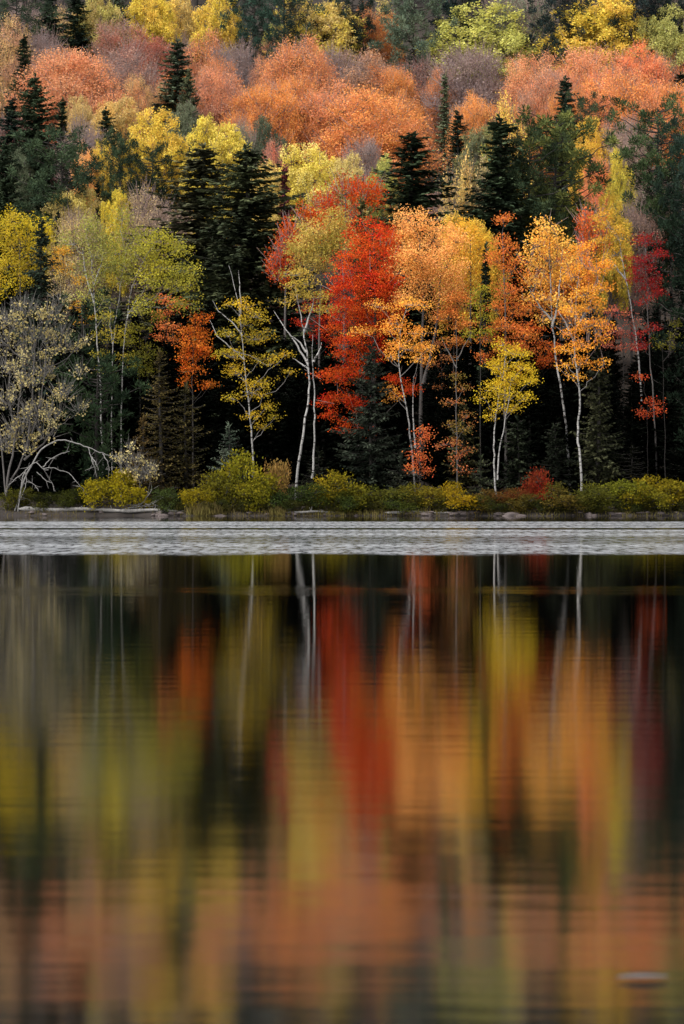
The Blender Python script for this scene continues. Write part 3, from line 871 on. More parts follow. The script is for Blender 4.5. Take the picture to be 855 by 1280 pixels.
    front('birch_tree', 'birch tree', 'two stemmed bare white birch with a few olive gold leaves on top', 380, 255,
          [[(368, 600), (374, 572), (379, 540), (385, 505), (387, 470), (382, 430), (376, 395), (369, 358)], [(390, 598), (393, 560), (394, 520), (393, 480), (390, 450), (391, 418)],
           [(385, 455), (372, 432), (358, 412), (342, 388)], [(383, 440), (372, 425), (362, 418)], [(386, 462), (378, 455), (366, 448)], [(380, 415), (388, 392), (392, 372)], [(392, 452), (400, 436), (402, 428)]],
          [(372, 340, 20, 9), (388, 352, 20, 10), (362, 356, 14, 8), (376, 370, 16, 8), (398, 372, 16, 10), (356, 376, 12, 6), (406, 392, 12, 8), (390, 388, 10, 6)],
          (196, 158, 66), (160, 140, 54), cov=1.7, r0=0.1, bark=M_BIRCH, limbs=False, **TI)
    front('birch_tree', 'birch tree', 'yellow olive birch with bare pale forks sticking out of its crown', 312, 256,
          [[(318, 604), (316, 560), (311, 510), (305, 450), (302, 410), (298, 375), (286, 332)], [(303, 420), (290, 402), (272, 388), (266, 376)], [(301, 395), (300, 360), (298, 338)], [(306, 450), (285, 432), (272, 420), (262, 400)]],
          [(290, 384, 12, 9), (310, 380, 16, 9), (324, 396, 18, 11), (304, 404, 18, 11), (288, 420, 12, 9), (318, 424, 20, 11), (296, 444, 18, 9), (324, 450, 20, 10), (344, 458, 14, 6), (282, 460, 10, 5),
           (304, 470, 20, 8), (330, 476, 16, 7), (314, 492, 20, 9), (290, 498, 12, 5), (330, 508, 16, 6), (310, 520, 14, 6), (346, 524, 10, 4), (322, 530, 14, 5), (362, 470, 8, 5), (356, 446, 10, 5)],
          (200, 156, 38), (160, 142, 42), cov=1.35, r0=0.07, bark=M_BIRCH, **TI)
    front('maple_tree', 'maple tree', 'small burnt orange maple below the pale yellow green birches', 240, 259,
          [[(243, 604), (241, 530), (240, 460), (244, 400)]],
          [(246, 400, 14, 10), (234, 414, 14, 10), (252, 418, 12, 10), (240, 434, 18, 11), (228, 446, 12, 9), (250, 448, 12, 9), (238, 464, 14, 9), (230, 478, 8, 7), (262, 478, 8, 3), (268, 484, 7, 3)],
          (222, 88, 28), (204, 110, 40), cov=2.3, r0=0.08, bark=M_DARK, **TI)
    front('sapling', 'young tree', 'young tree with narrow salmon orange upswept sprays', 208, 263,
          [[(206, 600), (207, 480), (208, 380)]],
          [(204, 370, 5, 10), (214, 382, 10, 4), (208, 394, 10, 6), (222, 376, 6, 5), (206, 408, 12, 5), (222, 410, 11, 3), (202, 422, 8, 4), (216, 428, 10, 4)],
          (226, 128, 74), (216, 104, 54), cov=2.0, r0=0.06, bark=M_DARK, **TI)
    G = 'white stemmed birches with yellow green crowns'
    front('birch_tree', 'birch tree', 'yellow green birch whose white stem stands nearest the grey willow', 124, 258,
          [[(130, 600), (126, 500), (123, 440), (119, 400), (117, 360), (114, 320), (108, 290)], [(117, 360), (126, 330), (130, 312)], [(118, 380), (106, 340), (104, 310)]],
          [(108, 282, 18, 14), (126, 296, 16, 14), (98, 304, 14, 12), (116, 318, 20, 12), (134, 330, 14, 12), (102, 336, 12, 10), (124, 350, 16, 10), (106, 372, 10, 8), (132, 376, 12, 8), (124, 402, 10, 7)],
          (164, 158, 70), (142, 140, 70), cov=1.6, r0=0.08, bark=M_BIRCH, group=G, **SO)
    front('birch_tree', 'birch tree', 'yellow green birch with a slim straight white stem, middle one of three', 146, 259,
          [[(140, 600), (140, 500), (141, 440), (144, 405), (149, 375), (154, 340), (158, 310)], [(141, 430), (137, 400), (138, 380)]],
          [(160, 296, 22, 15), (148, 314, 18, 14), (172, 316, 18, 14), (160, 336, 20, 12), (146, 350, 12, 10), (152, 276, 14, 9)], (166, 160, 64), (150, 144, 62), cov=1.8, r0=0.06, bark=M_BIRCH, group=G, **SO)
    front('birch_tree', 'birch tree', 'wide yellow green birch with a forked white stem below', 164, 258.5,
          [[(152, 600), (152, 480), (155, 425), (159, 395), (163, 365), (172, 340), (186, 315)], [(159, 398), (168, 380), (178, 366)]],
          [(196, 300, 24, 16), (220, 312, 22, 16), (180, 322, 20, 14), (206, 334, 26, 14), (232, 336, 18, 14), (186, 350, 18, 12), (216, 356, 22, 12), (238, 358, 12, 9), (190, 376, 14, 9), (172, 390, 12, 8), (228, 376, 14, 8)],
          (178, 164, 48), (158, 152, 58), cov=2.2, r0=0.06, bark=M_BIRCH, group=G, **SO)
    front('aspen_tree', 'aspen tree', 'bushy sulphur yellow tree at the left edge above the grey willow', 26, 270,
          [[(26, 596), (27, 450), (25, 300)]],
          [(20, 276, 22, 13), (42, 286, 18, 14), (6, 296, 18, 14), (28, 304, 24, 16), (50, 310, 14, 14), (12, 326, 20, 16), (34, 330, 18, 14), (4, 352, 14, 14), (26, 352, 14, 12), (60, 292, 10, 10)],
          (206, 178, 38), (190, 160, 50), cov=2.4, r0=0.13, **SO)
    front('sapling', 'young tree', 'golden sapling behind the dark fir near the grey willow', 80, 267,
          [[(82, 600), (80, 450), (80, 320)]], [(80, 318, 11, 8), (74, 334, 9, 8), (90, 334, 8, 8), (100, 350, 9, 7), (100, 388, 10, 8), (108, 400, 8, 6)], (222, 156, 52), (196, 140, 52), cov=2.0, r0=0.06, bark=M_DARK, **TI)
    front('sapling', 'young tree', 'olive green bushy young tree in front of the white birch stems', 176, 261,
          [[(176, 602), (175, 530), (174, 440)]],
          [(176, 412, 16, 9), (162, 424, 12, 8), (186, 430, 12, 8), (174, 448, 16, 10), (168, 466, 14, 8), (184, 468, 10, 8), (192, 398, 9, 7)], (146, 136, 40), (112, 112, 44), cov=1.8, r0=0.05, bark=M_DARK, **TI)
    front('sapling', 'young tree', 'loose yellow olive sapling between the first two white birch stems', 134, 257,
          [[(136, 604), (134, 520), (134, 410)]],
          [(130, 396, 12, 7), (142, 410, 10, 7), (124, 416, 10, 6), (136, 430, 13, 7), (126, 444, 10, 6), (146, 446, 10, 6), (134, 460, 10, 5)], (176, 150, 44), (146, 132, 46), cov=1.4, r0=0.04, bark=M_DARK, **TI)
    front('sapling', 'young tree', 'ochre and rust sapling low in the shade between the scarlet maple and the twin aspens', 552, 262,
          [[(552, 604), (552, 520), (551, 440)]],
          [(548, 430, 12, 6), (560, 444, 10, 5), (545, 456, 10, 5), (556, 470, 9, 5), (548, 486, 8, 4)], (190, 116, 60), (150, 84, 60), cov=1.3, r0=0.04, bark=M_DARK, **TI)
    # grey leafless willow at the left edge
    W_ = [[(6, 640), (10, 600), (20, 540), (28, 470), (30, 410), (32, 384)], [(10, 610), (34, 560), (52, 500), (58, 440), (64, 400)], [(8, 620), (2, 560), (-6, 480), (2, 420)],
          [(30, 575), (62, 548), (73, 512), (80, 488)], [(20, 545), (10, 500), (14, 450)], [(34, 560), (40, 500), (44, 440), (42, 396)]]
    front('willow_tree', 'willow tree', 'tangled grey willow with sparse cream leaves leaning over the left bank', 8, 252.5, W_,
          [(38, 384, 22, 14), (62, 394, 20, 14), (16, 402, 22, 16), (80, 412, 14, 12), (48, 416, 26, 16), (8, 430, 20, 18), (72, 434, 20, 14), (34, 444, 26, 18), (60, 462, 24, 16), (10, 466, 20, 18),
           (38, 482, 26, 18), (72, 490, 16, 14), (14, 504, 20, 18), (48, 514, 24, 16), (70, 526, 16, 12), (24, 538, 22, 16), (54, 546, 18, 12), (6, 556, 18, 16), (34, 566, 16, 10), (94, 440, 12, 8), (102, 466, 12, 8), (98, 506, 10, 8), (76, 374, 13, 8), (108, 424, 8, 5)],
          (214, 196, 140), (190, 168, 100), k=1.1, cov=0.66, r0=0.085, twig=M_GTWIG, sig=(0.2, 0.2, 0.16), L=0.15, W=0.12, per=14, twigs=1300, twig_len=(0.35, 1.2), twig_r=0.016)
    front('willow_tree', 'willow tree', 'low grey shrub willow with cream leaf clusters over yellow bushes', 172, 251.3,
          [[(178, 640), (176, 615), (172, 590), (166, 575)], [(180, 640), (186, 610), (190, 590)], [(174, 640), (160, 610), (150, 590)]],
          [(150, 576, 14, 9), (166, 572, 14, 8), (182, 580, 14, 8), (160, 588, 16, 8), (188, 594, 9, 7), (176, 596, 12, 6), (158, 564, 6, 5)], (222, 206, 146), (196, 172, 104), k=1.1, cov=1.0, r0=0.04,
          twig=M_GTWIG, sig=(0.18, 0.18, 0.14), L=0.14, W=0.12, per=12, twigs=240, twig_len=(0.3, 0.8), twig_r=0.014)
    # understorey saplings near the water
    front('sapling', 'young tree', 'thin orange sapling low against the dark firs', 525, 252.5,
          [[(525, 622), (524, 580), (526, 536)]], [(526, 540, 8, 7), (530, 552, 8, 7), (522, 562, 9, 6), (528, 574, 9, 6), (520, 586, 8, 6), (529, 592, 10, 6)], (214, 104, 54), (196, 80, 48), cov=1.7, r0=0.03, bark=M_DARK, **TI)
    front('sapling', 'young tree', 'tall thin sapling mixing olive and rusty leaves on a pale stem', 571, 254,
          [[(572, 612), (571, 560), (570, 500), (571, 430), (570, 400)], [(571, 460), (560, 440), (552, 420)], [(571, 450), (582, 430), (590, 415)]],
          [(576, 486, 12, 6), (566, 506, 12, 6), (578, 516, 12, 5), (562, 528, 12, 5), (578, 540, 12, 6), (566, 552, 14, 6), (580, 562, 14, 5), (572, 576, 12, 6), (577, 590, 8, 6), (566, 474, 9, 4)],
          (190, 92, 60), (118, 112, 46), cov=1.5, r0=0.055, bark=M_GREY, **TI)
    # firs, cedars and pines at the water; understorey shade is darkened into fir colours
    def conifer(name, cat, label, px, Y, top, wpx, a, b, group=None, k=1.1, **kw):
        x = px_x(px, Y)
        z = float(tz(x, Y))
        H = px_z(top, Y) - z
        R = wpx / F * Y / 2
        tb, cb = spruce(int(px * 3 + top), H, R, **kw)
        o = thing(name, label, cat, (x, Y, z - 0.05), 0, (1, 1, 1), group)
        obj('trunk', tb.mesh(name + '_trunk', [M_DARK]), o)
        c = obj('crown', cb.mesh(name + '_crown', [M_NEEDLE]), o)
        paint(c, a, b, k)
        return o
    CD = dict(whorl=0.24, nb=7, droop=0.62, shape=0.7, bare=0.03, spray=0.3, W=0.1, gap=0.08)
    conifer('cedar_tree', 'cedar tree', 'olive brown cedar, the tallest of the cedar clump', 200, 255, 436, 70, (70, 62, 36), (104, 88, 48), 'cedars beside the shore', **CD)
    conifer('cedar_tree', 'cedar tree', 'bronze green cedar beneath the burnt orange maple', 232, 256, 480, 72, (58, 56, 34), (92, 80, 44), 'cedars beside the shore', **CD)
    conifer('cedar_tree', 'cedar tree', 'short rust tinged cedar just above the low shrub willow', 178, 253.5, 520, 56, (72, 60, 36), (100, 78, 44), 'cedars beside the shore', **CD)
    FR = dict(whorl=0.3, nb=8, droop=0.34, shape=0.75, bare=0.02, spray=0.5, W=0.15, gap=0.1)
    conifer('fir_tree', 'fir tree', 'broad dark fir in front of the scarlet maple sprays', 464, 255, 432, 104, (24, 31, 25), (66, 74, 60), **FR)
    conifer('fir_tree', 'fir tree', 'tall narrow fir with pale green tips past the crooked white birch', 748, 256, 430, 70, (26, 32, 24), (80, 82, 56), **FR)
    conifer('fir_tree', 'fir tree', 'low fir behind the twin stems of the yellow aspen', 648, 258, 520, 78, (22, 28, 22), (60, 68, 50), **FR)
    conifer('fir_tree', 'fir tree', 'dark fir between the low aspen fir and the crooked birch', 694, 256, 532, 76, (20, 25, 20), (46, 52, 40), **FR)
    conifer('fir_tree', 'fir tree', 'small olive fir behind the thin orange sapling', 578, 257, 500, 52, (52, 54, 34), (92, 88, 52), **FR)
    conifer('fir_tree', 'fir tree', 'tall black green fir between the white birch stems and the willow', 150, 265, 388, 60, (18, 25, 19), (34, 42, 33), **FR)
    conifer('fir_tree', 'fir tree', 'dark fir cone standing before the sulphur yellow tree', 52, 264, 278, 112, (34, 48, 42), (60, 74, 58), **FR)
    conifer('fir_tree', 'fir tree', 'very thin black fir between the gold and slim orange trees', 607, 262, 306, 18, DK1, DK2, **FR)
    conifer('fir_tree', 'fir tree', 'sage green fir tip showing above the scarlet maple', 452, 266, 244, 34, (70, 74, 46), (110, 104, 58), **FR)

    LOW = dict(whorl=0.2, nb=7, droop=0.5, shape=0.6, bare=0.02, spray=0.3, W=0.08, gap=0.2)
    conifer('hemlock_tree', 'hemlock', 'young sage green hemlock behind the tallest yellow green shrub', 286, 255, 530, 74, (58, 74, 60), (104, 116, 96), **LOW)
    conifer('hemlock_tree', 'hemlock', 'young dull green hemlock between the olive and rust sapling and the aspen', 602, 254.5, 572, 56, (52, 62, 46), (92, 98, 68), **LOW)
    conifer('hemlock_tree', 'hemlock', 'young grey green hemlock between broad fir and thin orange sapling', 500, 254, 566, 50, (48, 58, 48), (88, 94, 74), **LOW)
    conifer('hemlock_tree', 'hemlock', 'young olive hemlock under the two stemmed bare white birch', 398, 255.5, 560, 60, (24, 30, 23), (52, 57, 41), **LOW)
    conifer('hemlock_tree', 'hemlock', 'young brownish hemlock under the sparse dusky pink maple', 790, 256, 556, 70, (20, 23, 17), (44, 44, 31), **LOW)

    def pine_tree(label, px, Y, top, wpx, a, b, seed, **kw):
        x = px_x(px, Y)
        z = float(tz(x, Y))
        H = px_z(top, Y) - z
        tb, cb = pine(seed, H, wpx / F * Y, **kw)
        o = thing('pine_tree', label, 'pine tree', (x, Y, z - 0.05))
        obj('trunk', tb.mesh('pine_tree_trunk', [M_DARK]), o)
        c = obj('crown', cb.mesh('pine_tree_crown', [M_NEEDLE]), o)
        paint(c, a, b, 1.1)
    PK = dict(z0=0.12, n=40, rb=0.9, cov=2.0, flat=0.26)
    pine_tree('slim dark pine rising between the grey willow and the white birch stems', 104, 263, 366, 92, (36, 52, 38), (62, 78, 52), 301, **PK)
    pine_tree('low dark pine with flat layered boughs crossing the white birch stems', 122, 255.5, 446, 104, (34, 50, 36), (60, 78, 50), 304, **PK)
    pine_tree('tall dark pine with drooping flat boughs on the right edge', 872, 257, 232, 118, (18, 27, 22), (36, 50, 36), 302, **PK)
    pine_tree('pine with shade painted into its needles just inside the right edge behind the crimson maple', 838, 268, 300, 84, (14, 20, 17), (26, 34, 27), 303, **PK)  # needle colours of both right edge pines darkened to stand for shade
    # firs added behind the first row, coloured near black for understorey shade
    rng = np.random.default_rng(77)
    LBL = 'added fir with shade painted into its blackish needles behind the lakeside stems'
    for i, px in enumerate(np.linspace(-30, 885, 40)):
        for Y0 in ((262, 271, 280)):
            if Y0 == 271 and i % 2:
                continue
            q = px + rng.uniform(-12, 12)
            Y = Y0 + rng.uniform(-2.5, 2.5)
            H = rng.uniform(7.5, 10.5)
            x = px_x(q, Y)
            place('spruce', x, Y, H, H * rng.uniform(0.3, 0.42), (14, 18, 14), (26, 32, 25), LBL, rng, 0.8, group='added firs with painted shade behind the lakeside trees')


def hillside():
    rng = np.random.default_rng(5)
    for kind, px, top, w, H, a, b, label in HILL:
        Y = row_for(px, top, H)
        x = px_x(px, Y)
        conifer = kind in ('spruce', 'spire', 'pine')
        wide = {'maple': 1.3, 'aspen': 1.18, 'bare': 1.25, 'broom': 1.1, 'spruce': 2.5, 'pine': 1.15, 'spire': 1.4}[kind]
        place(kind, x, Y, H, w / F * Y * wide, a, b, label, rng, 1.8 if conifer else (1.42 if kind == 'aspen' else 1.8), g=0.95 if conifer else (0.62 if kind == 'maple' else 0.66))  # hill foliage colours brightened to carry distance haze and lifted shadows
    tints = [(SALMON, ORANGE), (ORANGE, RUST), (ROSE, SALMON), (RUST, SALMON), (CORAL, SALMON), (TAN, SALMON)]
    for i in range(30):
        px, top, H = 55 + i * 27 + rng.uniform(-10, 10), rng.uniform(64, 138), rng.uniform(10, 12.5)
        if 180 < px < 320 and top > 120:
            top -= 35
        a, b = tints[rng.integers(len(tints))]
        Y = row_for(px, top, H)
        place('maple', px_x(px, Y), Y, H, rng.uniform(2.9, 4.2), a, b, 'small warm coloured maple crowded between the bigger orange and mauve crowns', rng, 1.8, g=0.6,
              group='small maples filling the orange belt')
    for px in np.linspace(-40, 895, 17):
        x = px_x(px + rng.uniform(-12, 12), 432)
        place('pine', x, 432 + rng.uniform(-6, 6), rng.uniform(16, 19), rng.uniform(6, 8), (26, 36, 36), DK3, 'dark pine crown in the row closing the top edge', rng,
              group='dark pines behind the topmost autumn trees')
    for px in np.linspace(-20, 875, 17):
        x = px_x(px + rng.uniform(-12, 12), 446)
        place('pine', x, 446 + rng.uniform(-6, 6), rng.uniform(17, 20), rng.uniform(7, 9), (26, 36, 36), DK3, 'dark pine crown in the row closing the top edge', rng,
              group='dark pines behind the topmost autumn trees')


SHRUBS = [  # photo column, row of the top, width px, two colours, distance, label
    (30, 606, 50, (120, 112, 36), (90, 92, 34), 252.0, 'low yellow green shrub under the grey willow'),
    (122, 592, 52, (190, 168, 34), (140, 130, 36), 251.6, 'yellow olive shrub under the fallen arching limb'),
    (92, 606, 40, (84, 90, 34), (60, 70, 34), 252.2, 'dull green shrub behind the dead grey limbs'),
    (162, 588, 54, (186, 162, 30), (150, 138, 34), 251.8, 'bright yellow shrub under the low cream leaved willow'),
    (208, 606, 44, (84, 100, 50), (70, 84, 40), 251.5, 'small grey green shrub beside the cut brush at the bank'),
    (246, 606, 36, (190, 164, 30), (150, 132, 34), 251.3, 'little yellow shrub right by the pale reeds'),
    (272, 586, 56, (150, 136, 36), (112, 108, 36), 252.3, 'olive shrub just before the tallest yellow shrub'),
    (305, 566, 66, (186, 166, 38), (140, 140, 40), 252.8, 'tallest yellow green shrub on the shore'),
    (330, 588, 54, (176, 154, 34), (132, 130, 36), 251.6, 'yellow shrub in front of the tallest yellow green one'),
    (346, 566, 30, (206, 142, 84), (190, 150, 80), 252.6, 'narrow tan salmon shrub beside the tallest shrub'),
    (376, 602, 60, (64, 84, 42), (96, 104, 40), 251.6, 'dark green shrub below the two stemmed white birch'),
    (412, 590, 56, (200, 164, 34), (140, 130, 36), 251.8, 'golden shrub between white birch and broad fir'),
    (452, 602, 60, (150, 138, 36), (84, 98, 40), 251.5, 'olive and green shrub at the foot of the broad dark fir'),
    (492, 606, 54, (104, 108, 42), (140, 124, 40), 251.6, 'mid green shrub under the leaning gold birch'),
    (532, 602, 58, (116, 116, 40), (160, 136, 40), 251.5, 'green gold shrub below the thin orange sapling'),
    (574, 604, 52, (204, 160, 30), (150, 128, 36), 251.4, 'golden shrub below the olive and rust sapling'),
    (612, 608, 50, (116, 92, 42), (130, 70, 40), 251.6, 'brownish shrub under the yellow aspen stems'),
    (646, 606, 40, (150, 52, 40), (120, 92, 40), 251.6, 'dull red shrub beside the scarlet one'),
    (674, 582, 46, (180, 50, 34), (150, 60, 38), 252.4, 'scarlet shrub glowing among green ones'),
    (702, 604, 56, (128, 104, 44), (104, 100, 40), 251.5, 'brown olive shrub just past the scarlet one'),
    (738, 600, 56, (120, 116, 40), (96, 100, 40), 251.6, 'olive shrub below the pale tipped fir'),
    (782, 594, 74, (148, 148, 42), (120, 124, 40), 251.8, 'rounded lime olive shrub, second from the right edge'),
    (834, 592, 76, (184, 156, 36), (150, 136, 38), 251.7, 'wide golden shrub nearest the right edge'),
    (800, 606, 50, (166, 146, 34), (130, 124, 36), 251.2, 'low gold shrub in front of the rounded lime one'),
    (866, 600, 50, (170, 140, 34), (130, 120, 36), 251.6, 'golden shrub cut off by the right edge'),
    (60, 612, 40, (74, 78, 34), (54, 60, 30), 251.8, 'dark green shrub among the fallen grey limbs'),
    (432, 610, 40, (70, 88, 40), (96, 100, 40), 251.2, 'little dark green shrub beside the golden one'),
    (512, 616, 46, (96, 104, 40), (70, 84, 38), 251.0, 'low green shrub nearest the pale reeds in the middle'),
    (660, 614, 44, (96, 92, 40), (120, 100, 40), 251.0, 'low olive shrub in front of the scarlet shrub'),
    (724, 614, 44, (90, 92, 38), (110, 104, 40), 251.0, 'low dull green shrub in front of the olive one'),
    (594, 616, 40, (88, 92, 38), (120, 98, 40), 251.0, 'low green brown shrub between the golden and brownish ones'),
]


def shrubs():
    rng = np.random.default_rng(9)
    for px, top, w, a, b, Y, label in SHRUBS:
        x = px_x(px, Y)
        Y = Y + float(shore(x))
        Y -= 0.35
        z = float(tz(x, Y))
        H = px_z(top, Y) - z
        place('shrub', x, Y, H * 0.98, w / F * Y * 1.3, a, b, label, rng, 0.76)


    for i in range(26):
        px = 205 + i * 26 + rng.uniform(-8, 8)
        x = px_x(px, 250.7)
        Y = 250.55 + rng.uniform(0, 0.3) + float(shore(x))
        place('shrub', x, Y, rng.uniform(0.6, 1.05), rng.uniform(1.3, 2.2), (62, 72, 32), (92, 86, 36), 'low dark green shrub filling the foot of the shrub band at the waterline', rng, 0.7,
              group='low dark shrubs at the waterline')


def outer_woods():
    """The wood goes on to both sides of the photo: one mass for each colour of it."""
    rng = np.random.default_rng(55)
    r = np.random.default_rng(3)
    tb, cb = broadleaf(601, [[(0, 0, -0.4), (0.1, 0, 4), (0, 0, 12)]], dome(r, 14, 7.2, 0.08, 26, 1.25), 1.6, 0.3, 0.2, (0.3, 0.3, 0.3), 18, 'up', 0.45)
    ts, cs = spruce(602, 16, 2.6, 0.4, 8, 0.42, 0.7, 0.06, 0.6, 0.24, 0.1)
    spots = []
    for side in (-1, 1):
        for Y in np.arange(256, 436, 6.5):
            for k in range(7):
                px = -118 - k * 48 if side < 0 else 973 + k * 48
                spots.append((px_x(px + rng.uniform(-15, 15), Y), Y + rng.uniform(-2.5, 2.5)))
    for i, (a, b, t, c, leaf, label) in enumerate([
            (ORANGE, SALMON, tb, cb, M_LEAF, 'orange leaved wood going on beside the trees in view'), (YELLOW, OLIVE, tb, cb, M_LEAF, 'yellow leaved wood going on beside the trees in view'),
            ((30, 38, 30), (50, 60, 44), ts, cs, M_NEEDLE, 'dark evergreen wood going on beside the trees in view')]):
        mb = MB()
        for j, (x, Y) in enumerate(spots):
            if (2 if Y < 282 and j % 5 else (j * 7 + int(Y)) % 3) != i:
                continue
            an, s, h = rng.uniform(0, 6.28), rng.uniform(0.8, 1.2), rng.uniform(0.75, 1.15)
            ca, sa = math.cos(an) * s, math.sin(an) * s
            base = np.array([x, Y, float(tz(x, Y))])
            for src, mat in ((t, 1), (c, 0)):
                v = np.concatenate(src.v)
                w = np.stack([v[:, 0] * ca - v[:, 1] * sa, v[:, 0] * sa + v[:, 1] * ca, v[:, 2] * h], 1) + base
                mb.add(w, np.concatenate(src.f), np.concatenate(src.t), mat)
        o = obj('woods', mb.mesh('woods', [leaf, M_DARK]))
        o['kind'] = 'stuff'
        o['label'] = label
        paint(o, a, b, 1.3)


def shore_things():
    rng = np.random.default_rng(31)
    # stones at the waterline
    m, nt, out = new_mat('stone')
    tc = N(nt, 'ShaderNodeTexCoord').outputs['Object']
    col = mix_col(nt, noise(nt, tc, 4.0, 4.0, 0.6), (0.045, 0.034, 0.032), (0.17, 0.135, 0.128))
    d = N(nt, 'ShaderNodeBsdfPrincipled')
    d.inputs['Roughness'].default_value = 0.8
    nt.links.new(col, d.inputs['Base Color'])
    nt.links.new(d.outputs[0], out.inputs[0])
    meshes = []
    import bmesh
    for s in range(4):
        bm = bmesh.new()
        bmesh.ops.create_icosphere(bm, subdivisions=3, radius=1.0)
        ph = rng.uniform(0, 6, 6)
        for v in bm.verts:
            c = v.co
            k = 1 + 0.16 * math.sin(c.x * 2.6 + ph[0]) * math.sin(c.y * 2.2 + ph[1]) + 0.1 * math.sin(c.z * 4 + c.x * 3 + ph[2]) + 0.04 * math.sin(c.y * 9 + ph[3])
            v.co = Vector((c.x * k, c.y * k * 0.8, max(c.z * k * 0.55, -0.3)))
        me = bpy.data.meshes.new('stone_%d' % s)
        bm.to_mesh(me)
        bm.free()
        me.materials.append(m)
        for p in me.polygons:
            p.use_smooth = True
        meshes.append(me)
    pxs = list(rng.uniform(6, 850, 66)) + [632, 640, 650, 690, 775, 200, 225]
    for i, px in enumerate(pxs):
        Y = 250.1 + rng.uniform(-0.1, 0.6)
        x = px_x(px, Y)
        Y += float(shore(x))
        s = rng.uniform(0.1, 0.3)
        z = float(tz(x, Y))
        o = obj('stone', meshes[i % 4], None, (x, Y, max(z, -0.02)), rng.uniform(0, 6.28), (s * rng.uniform(1, 1.9), s, s * rng.uniform(0.6, 1.0)))
        tag(o, 'small grey brown stone lying at the waterline under the shrubs', 'stone', 'stones along the waterline')
    o = obj('boulder', meshes[1], None, (px_x(640, 250.3), 250.3 + float(shore(px_x(640, 250.3))), 0.03), 0.4, (0.75, 0.5, 0.4))
    tag(o, 'broad pinkish grey boulder at the water edge below the scarlet shrub', 'boulder')

    def log(label, a, b, r, seed, stubs=3):
        tb = MB()
        rg = np.random.default_rng(seed)
        k = 12
        t = np.linspace(0, 1, k)[:, None]
        P = np.asarray(a) + (np.asarray(b) - np.asarray(a)) * t
        P[:, 2] += 0.04 * np.sin(t[:, 0] * 9 + seed)
        P[:, 1] += 0.12 * np.sin(t[:, 0] * 5 + seed)
        R = r * (1 - 0.45 * t[:, 0]) * (1 + 0.08 * rg.normal(size=k))
        R[0] *= 0.3
        R[-1] = 0.015
        tb.tube(P, R, 8)
        for _ in range(stubs):
            i = rg.integers(2, k - 2)
            tb.tube([P[i], P[i] + np.array([rg.uniform(-.3, .3), rg.uniform(-.3, .1), rg.uniform(.1, .35)])], [r * 0.3, 0.012], 5)
        o = obj('driftwood_log', tb.mesh('driftwood_log', [M_PALE]))
        return tag(o, label, 'log', 'pale logs along the bank')

    def on(px, Y, dz):
        x = px_x(px, Y)
        Y = Y + float(shore(x))
        return (x, Y, float(tz(x, Y)) + dz)
    log('long pale log lying along the bank beneath the dead grey limbs', on(22, 250.9, 0.14), on(128, 250.9, 0.12), 0.17, 1)
    log('pale weathered log on the bank under the low cream leaved willow', on(118, 250.6, 0.16), on(236, 250.6, 0.1), 0.13, 2)
    log('short pale log half in the reeds near the yellow shrubs', on(360, 250.4, 0.1), on(424, 250.4, 0.08), 0.09, 3)
    log('thin pale log lying at the edge below the leaning gold birch', on(480, 250.35, 0.1), on(566, 250.35, 0.08), 0.09, 4)
    # dead limbs hanging over the left bank

    def dead(label, runs, Y, r):
        tb = MB()
        for i, run in enumerate(runs):
            P = smooth_path([(px_x(q[0], Y), Y + 0.1 * math.sin(j * 2 + i), px_z(q[1], Y)) for j, q in enumerate(run)])
            P[1:-1] += rng.normal(size=(len(P) - 2, 3)) * 0.02
            tb.tube(P, np.linspace(r if i == 0 else r * 0.6, 0.018, len(P)), 6)
            n = 6
            ii = rng.integers(len(P) // 3, len(P), n)
            tb.segs(P[ii], P[ii] + rng.normal(size=(n, 3)) * np.array([0.3, 0.2, 0.3]), 0.016, 0.006)
        o = obj('dead_limb', tb.mesh('dead_limb', [M_PALE]))
        return tag(o, label, 'dead limb', 'bare fallen limbs over the bank')
    dead('long arching dead limb reaching from the grey willow over the yellow shrub',
         [[(18, 640), (34, 590), (52, 560), (72, 550), (90, 552), (110, 559), (128, 567), (146, 571)], [(110, 559), (113, 570), (118, 582), (121, 596)], [(113, 570), (120, 577), (123, 588)], [(128, 567), (134, 576), (137, 588)]], 251.6, 0.06)
    dead('crooked dead limb drooping back to the bank in hooked forks',
         [[(22, 642), (26, 610), (30, 590), (38, 582), (46, 577), (54, 586), (60, 588)], [(30, 590), (20, 598), (11, 606)], [(32, 588), (33, 606), (28, 618), (23, 630)], [(54, 586), (64, 584), (76, 588), (88, 592), (98, 604), (108, 618)],
          [(46, 590), (56, 600), (66, 604), (68, 614)], [(54, 584), (62, 574), (74, 568), (87, 564)], [(33, 602), (42, 604), (48, 614)]], 251.3, 0.048)
    dead('spray of bleached dead brush lying on the bank beside the green shrub',
         [[(150, 637), (172, 634), (196, 628), (210, 616)], [(172, 634), (184, 622), (190, 612)], [(180, 633), (200, 632), (214, 628)], [(186, 631), (200, 622), (214, 620)], [(160, 636), (176, 630), (182, 626)], [(190, 630), (206, 636), (216, 634)]], 250.9, 0.03)
    # reeds and dry grass at the edge: nobody could count the blades
    rg = np.random.default_rng(8)
    gb = MB()
    n = 3800
    cen = [(258, 20, 0.8), (345, 12, 0.6), (60, 60, .25), (430, 60, 0.35), (500, 50, 0.4), (700, 60, .25), (800, 60, .25), (330, 90, .3), (620, 50, .25)]
    w = np.array([2.4, 1.0, .6, 1.6, 1.2, .8, .8, 1.2, .6])
    idx = rg.choice(len(cen), n, p=w / w.sum())
    cx = np.array([c[0] for c in cen])[idx] + rg.normal(size=n) * np.array([c[1] for c in cen])[idx] * 0.6
    Y = 250.15 + rg.uniform(-0.25, 0.7, n)
    x = (cx - 427.5) / F * Y
    Y = Y + shore(x)
    z = tz(x, Y)
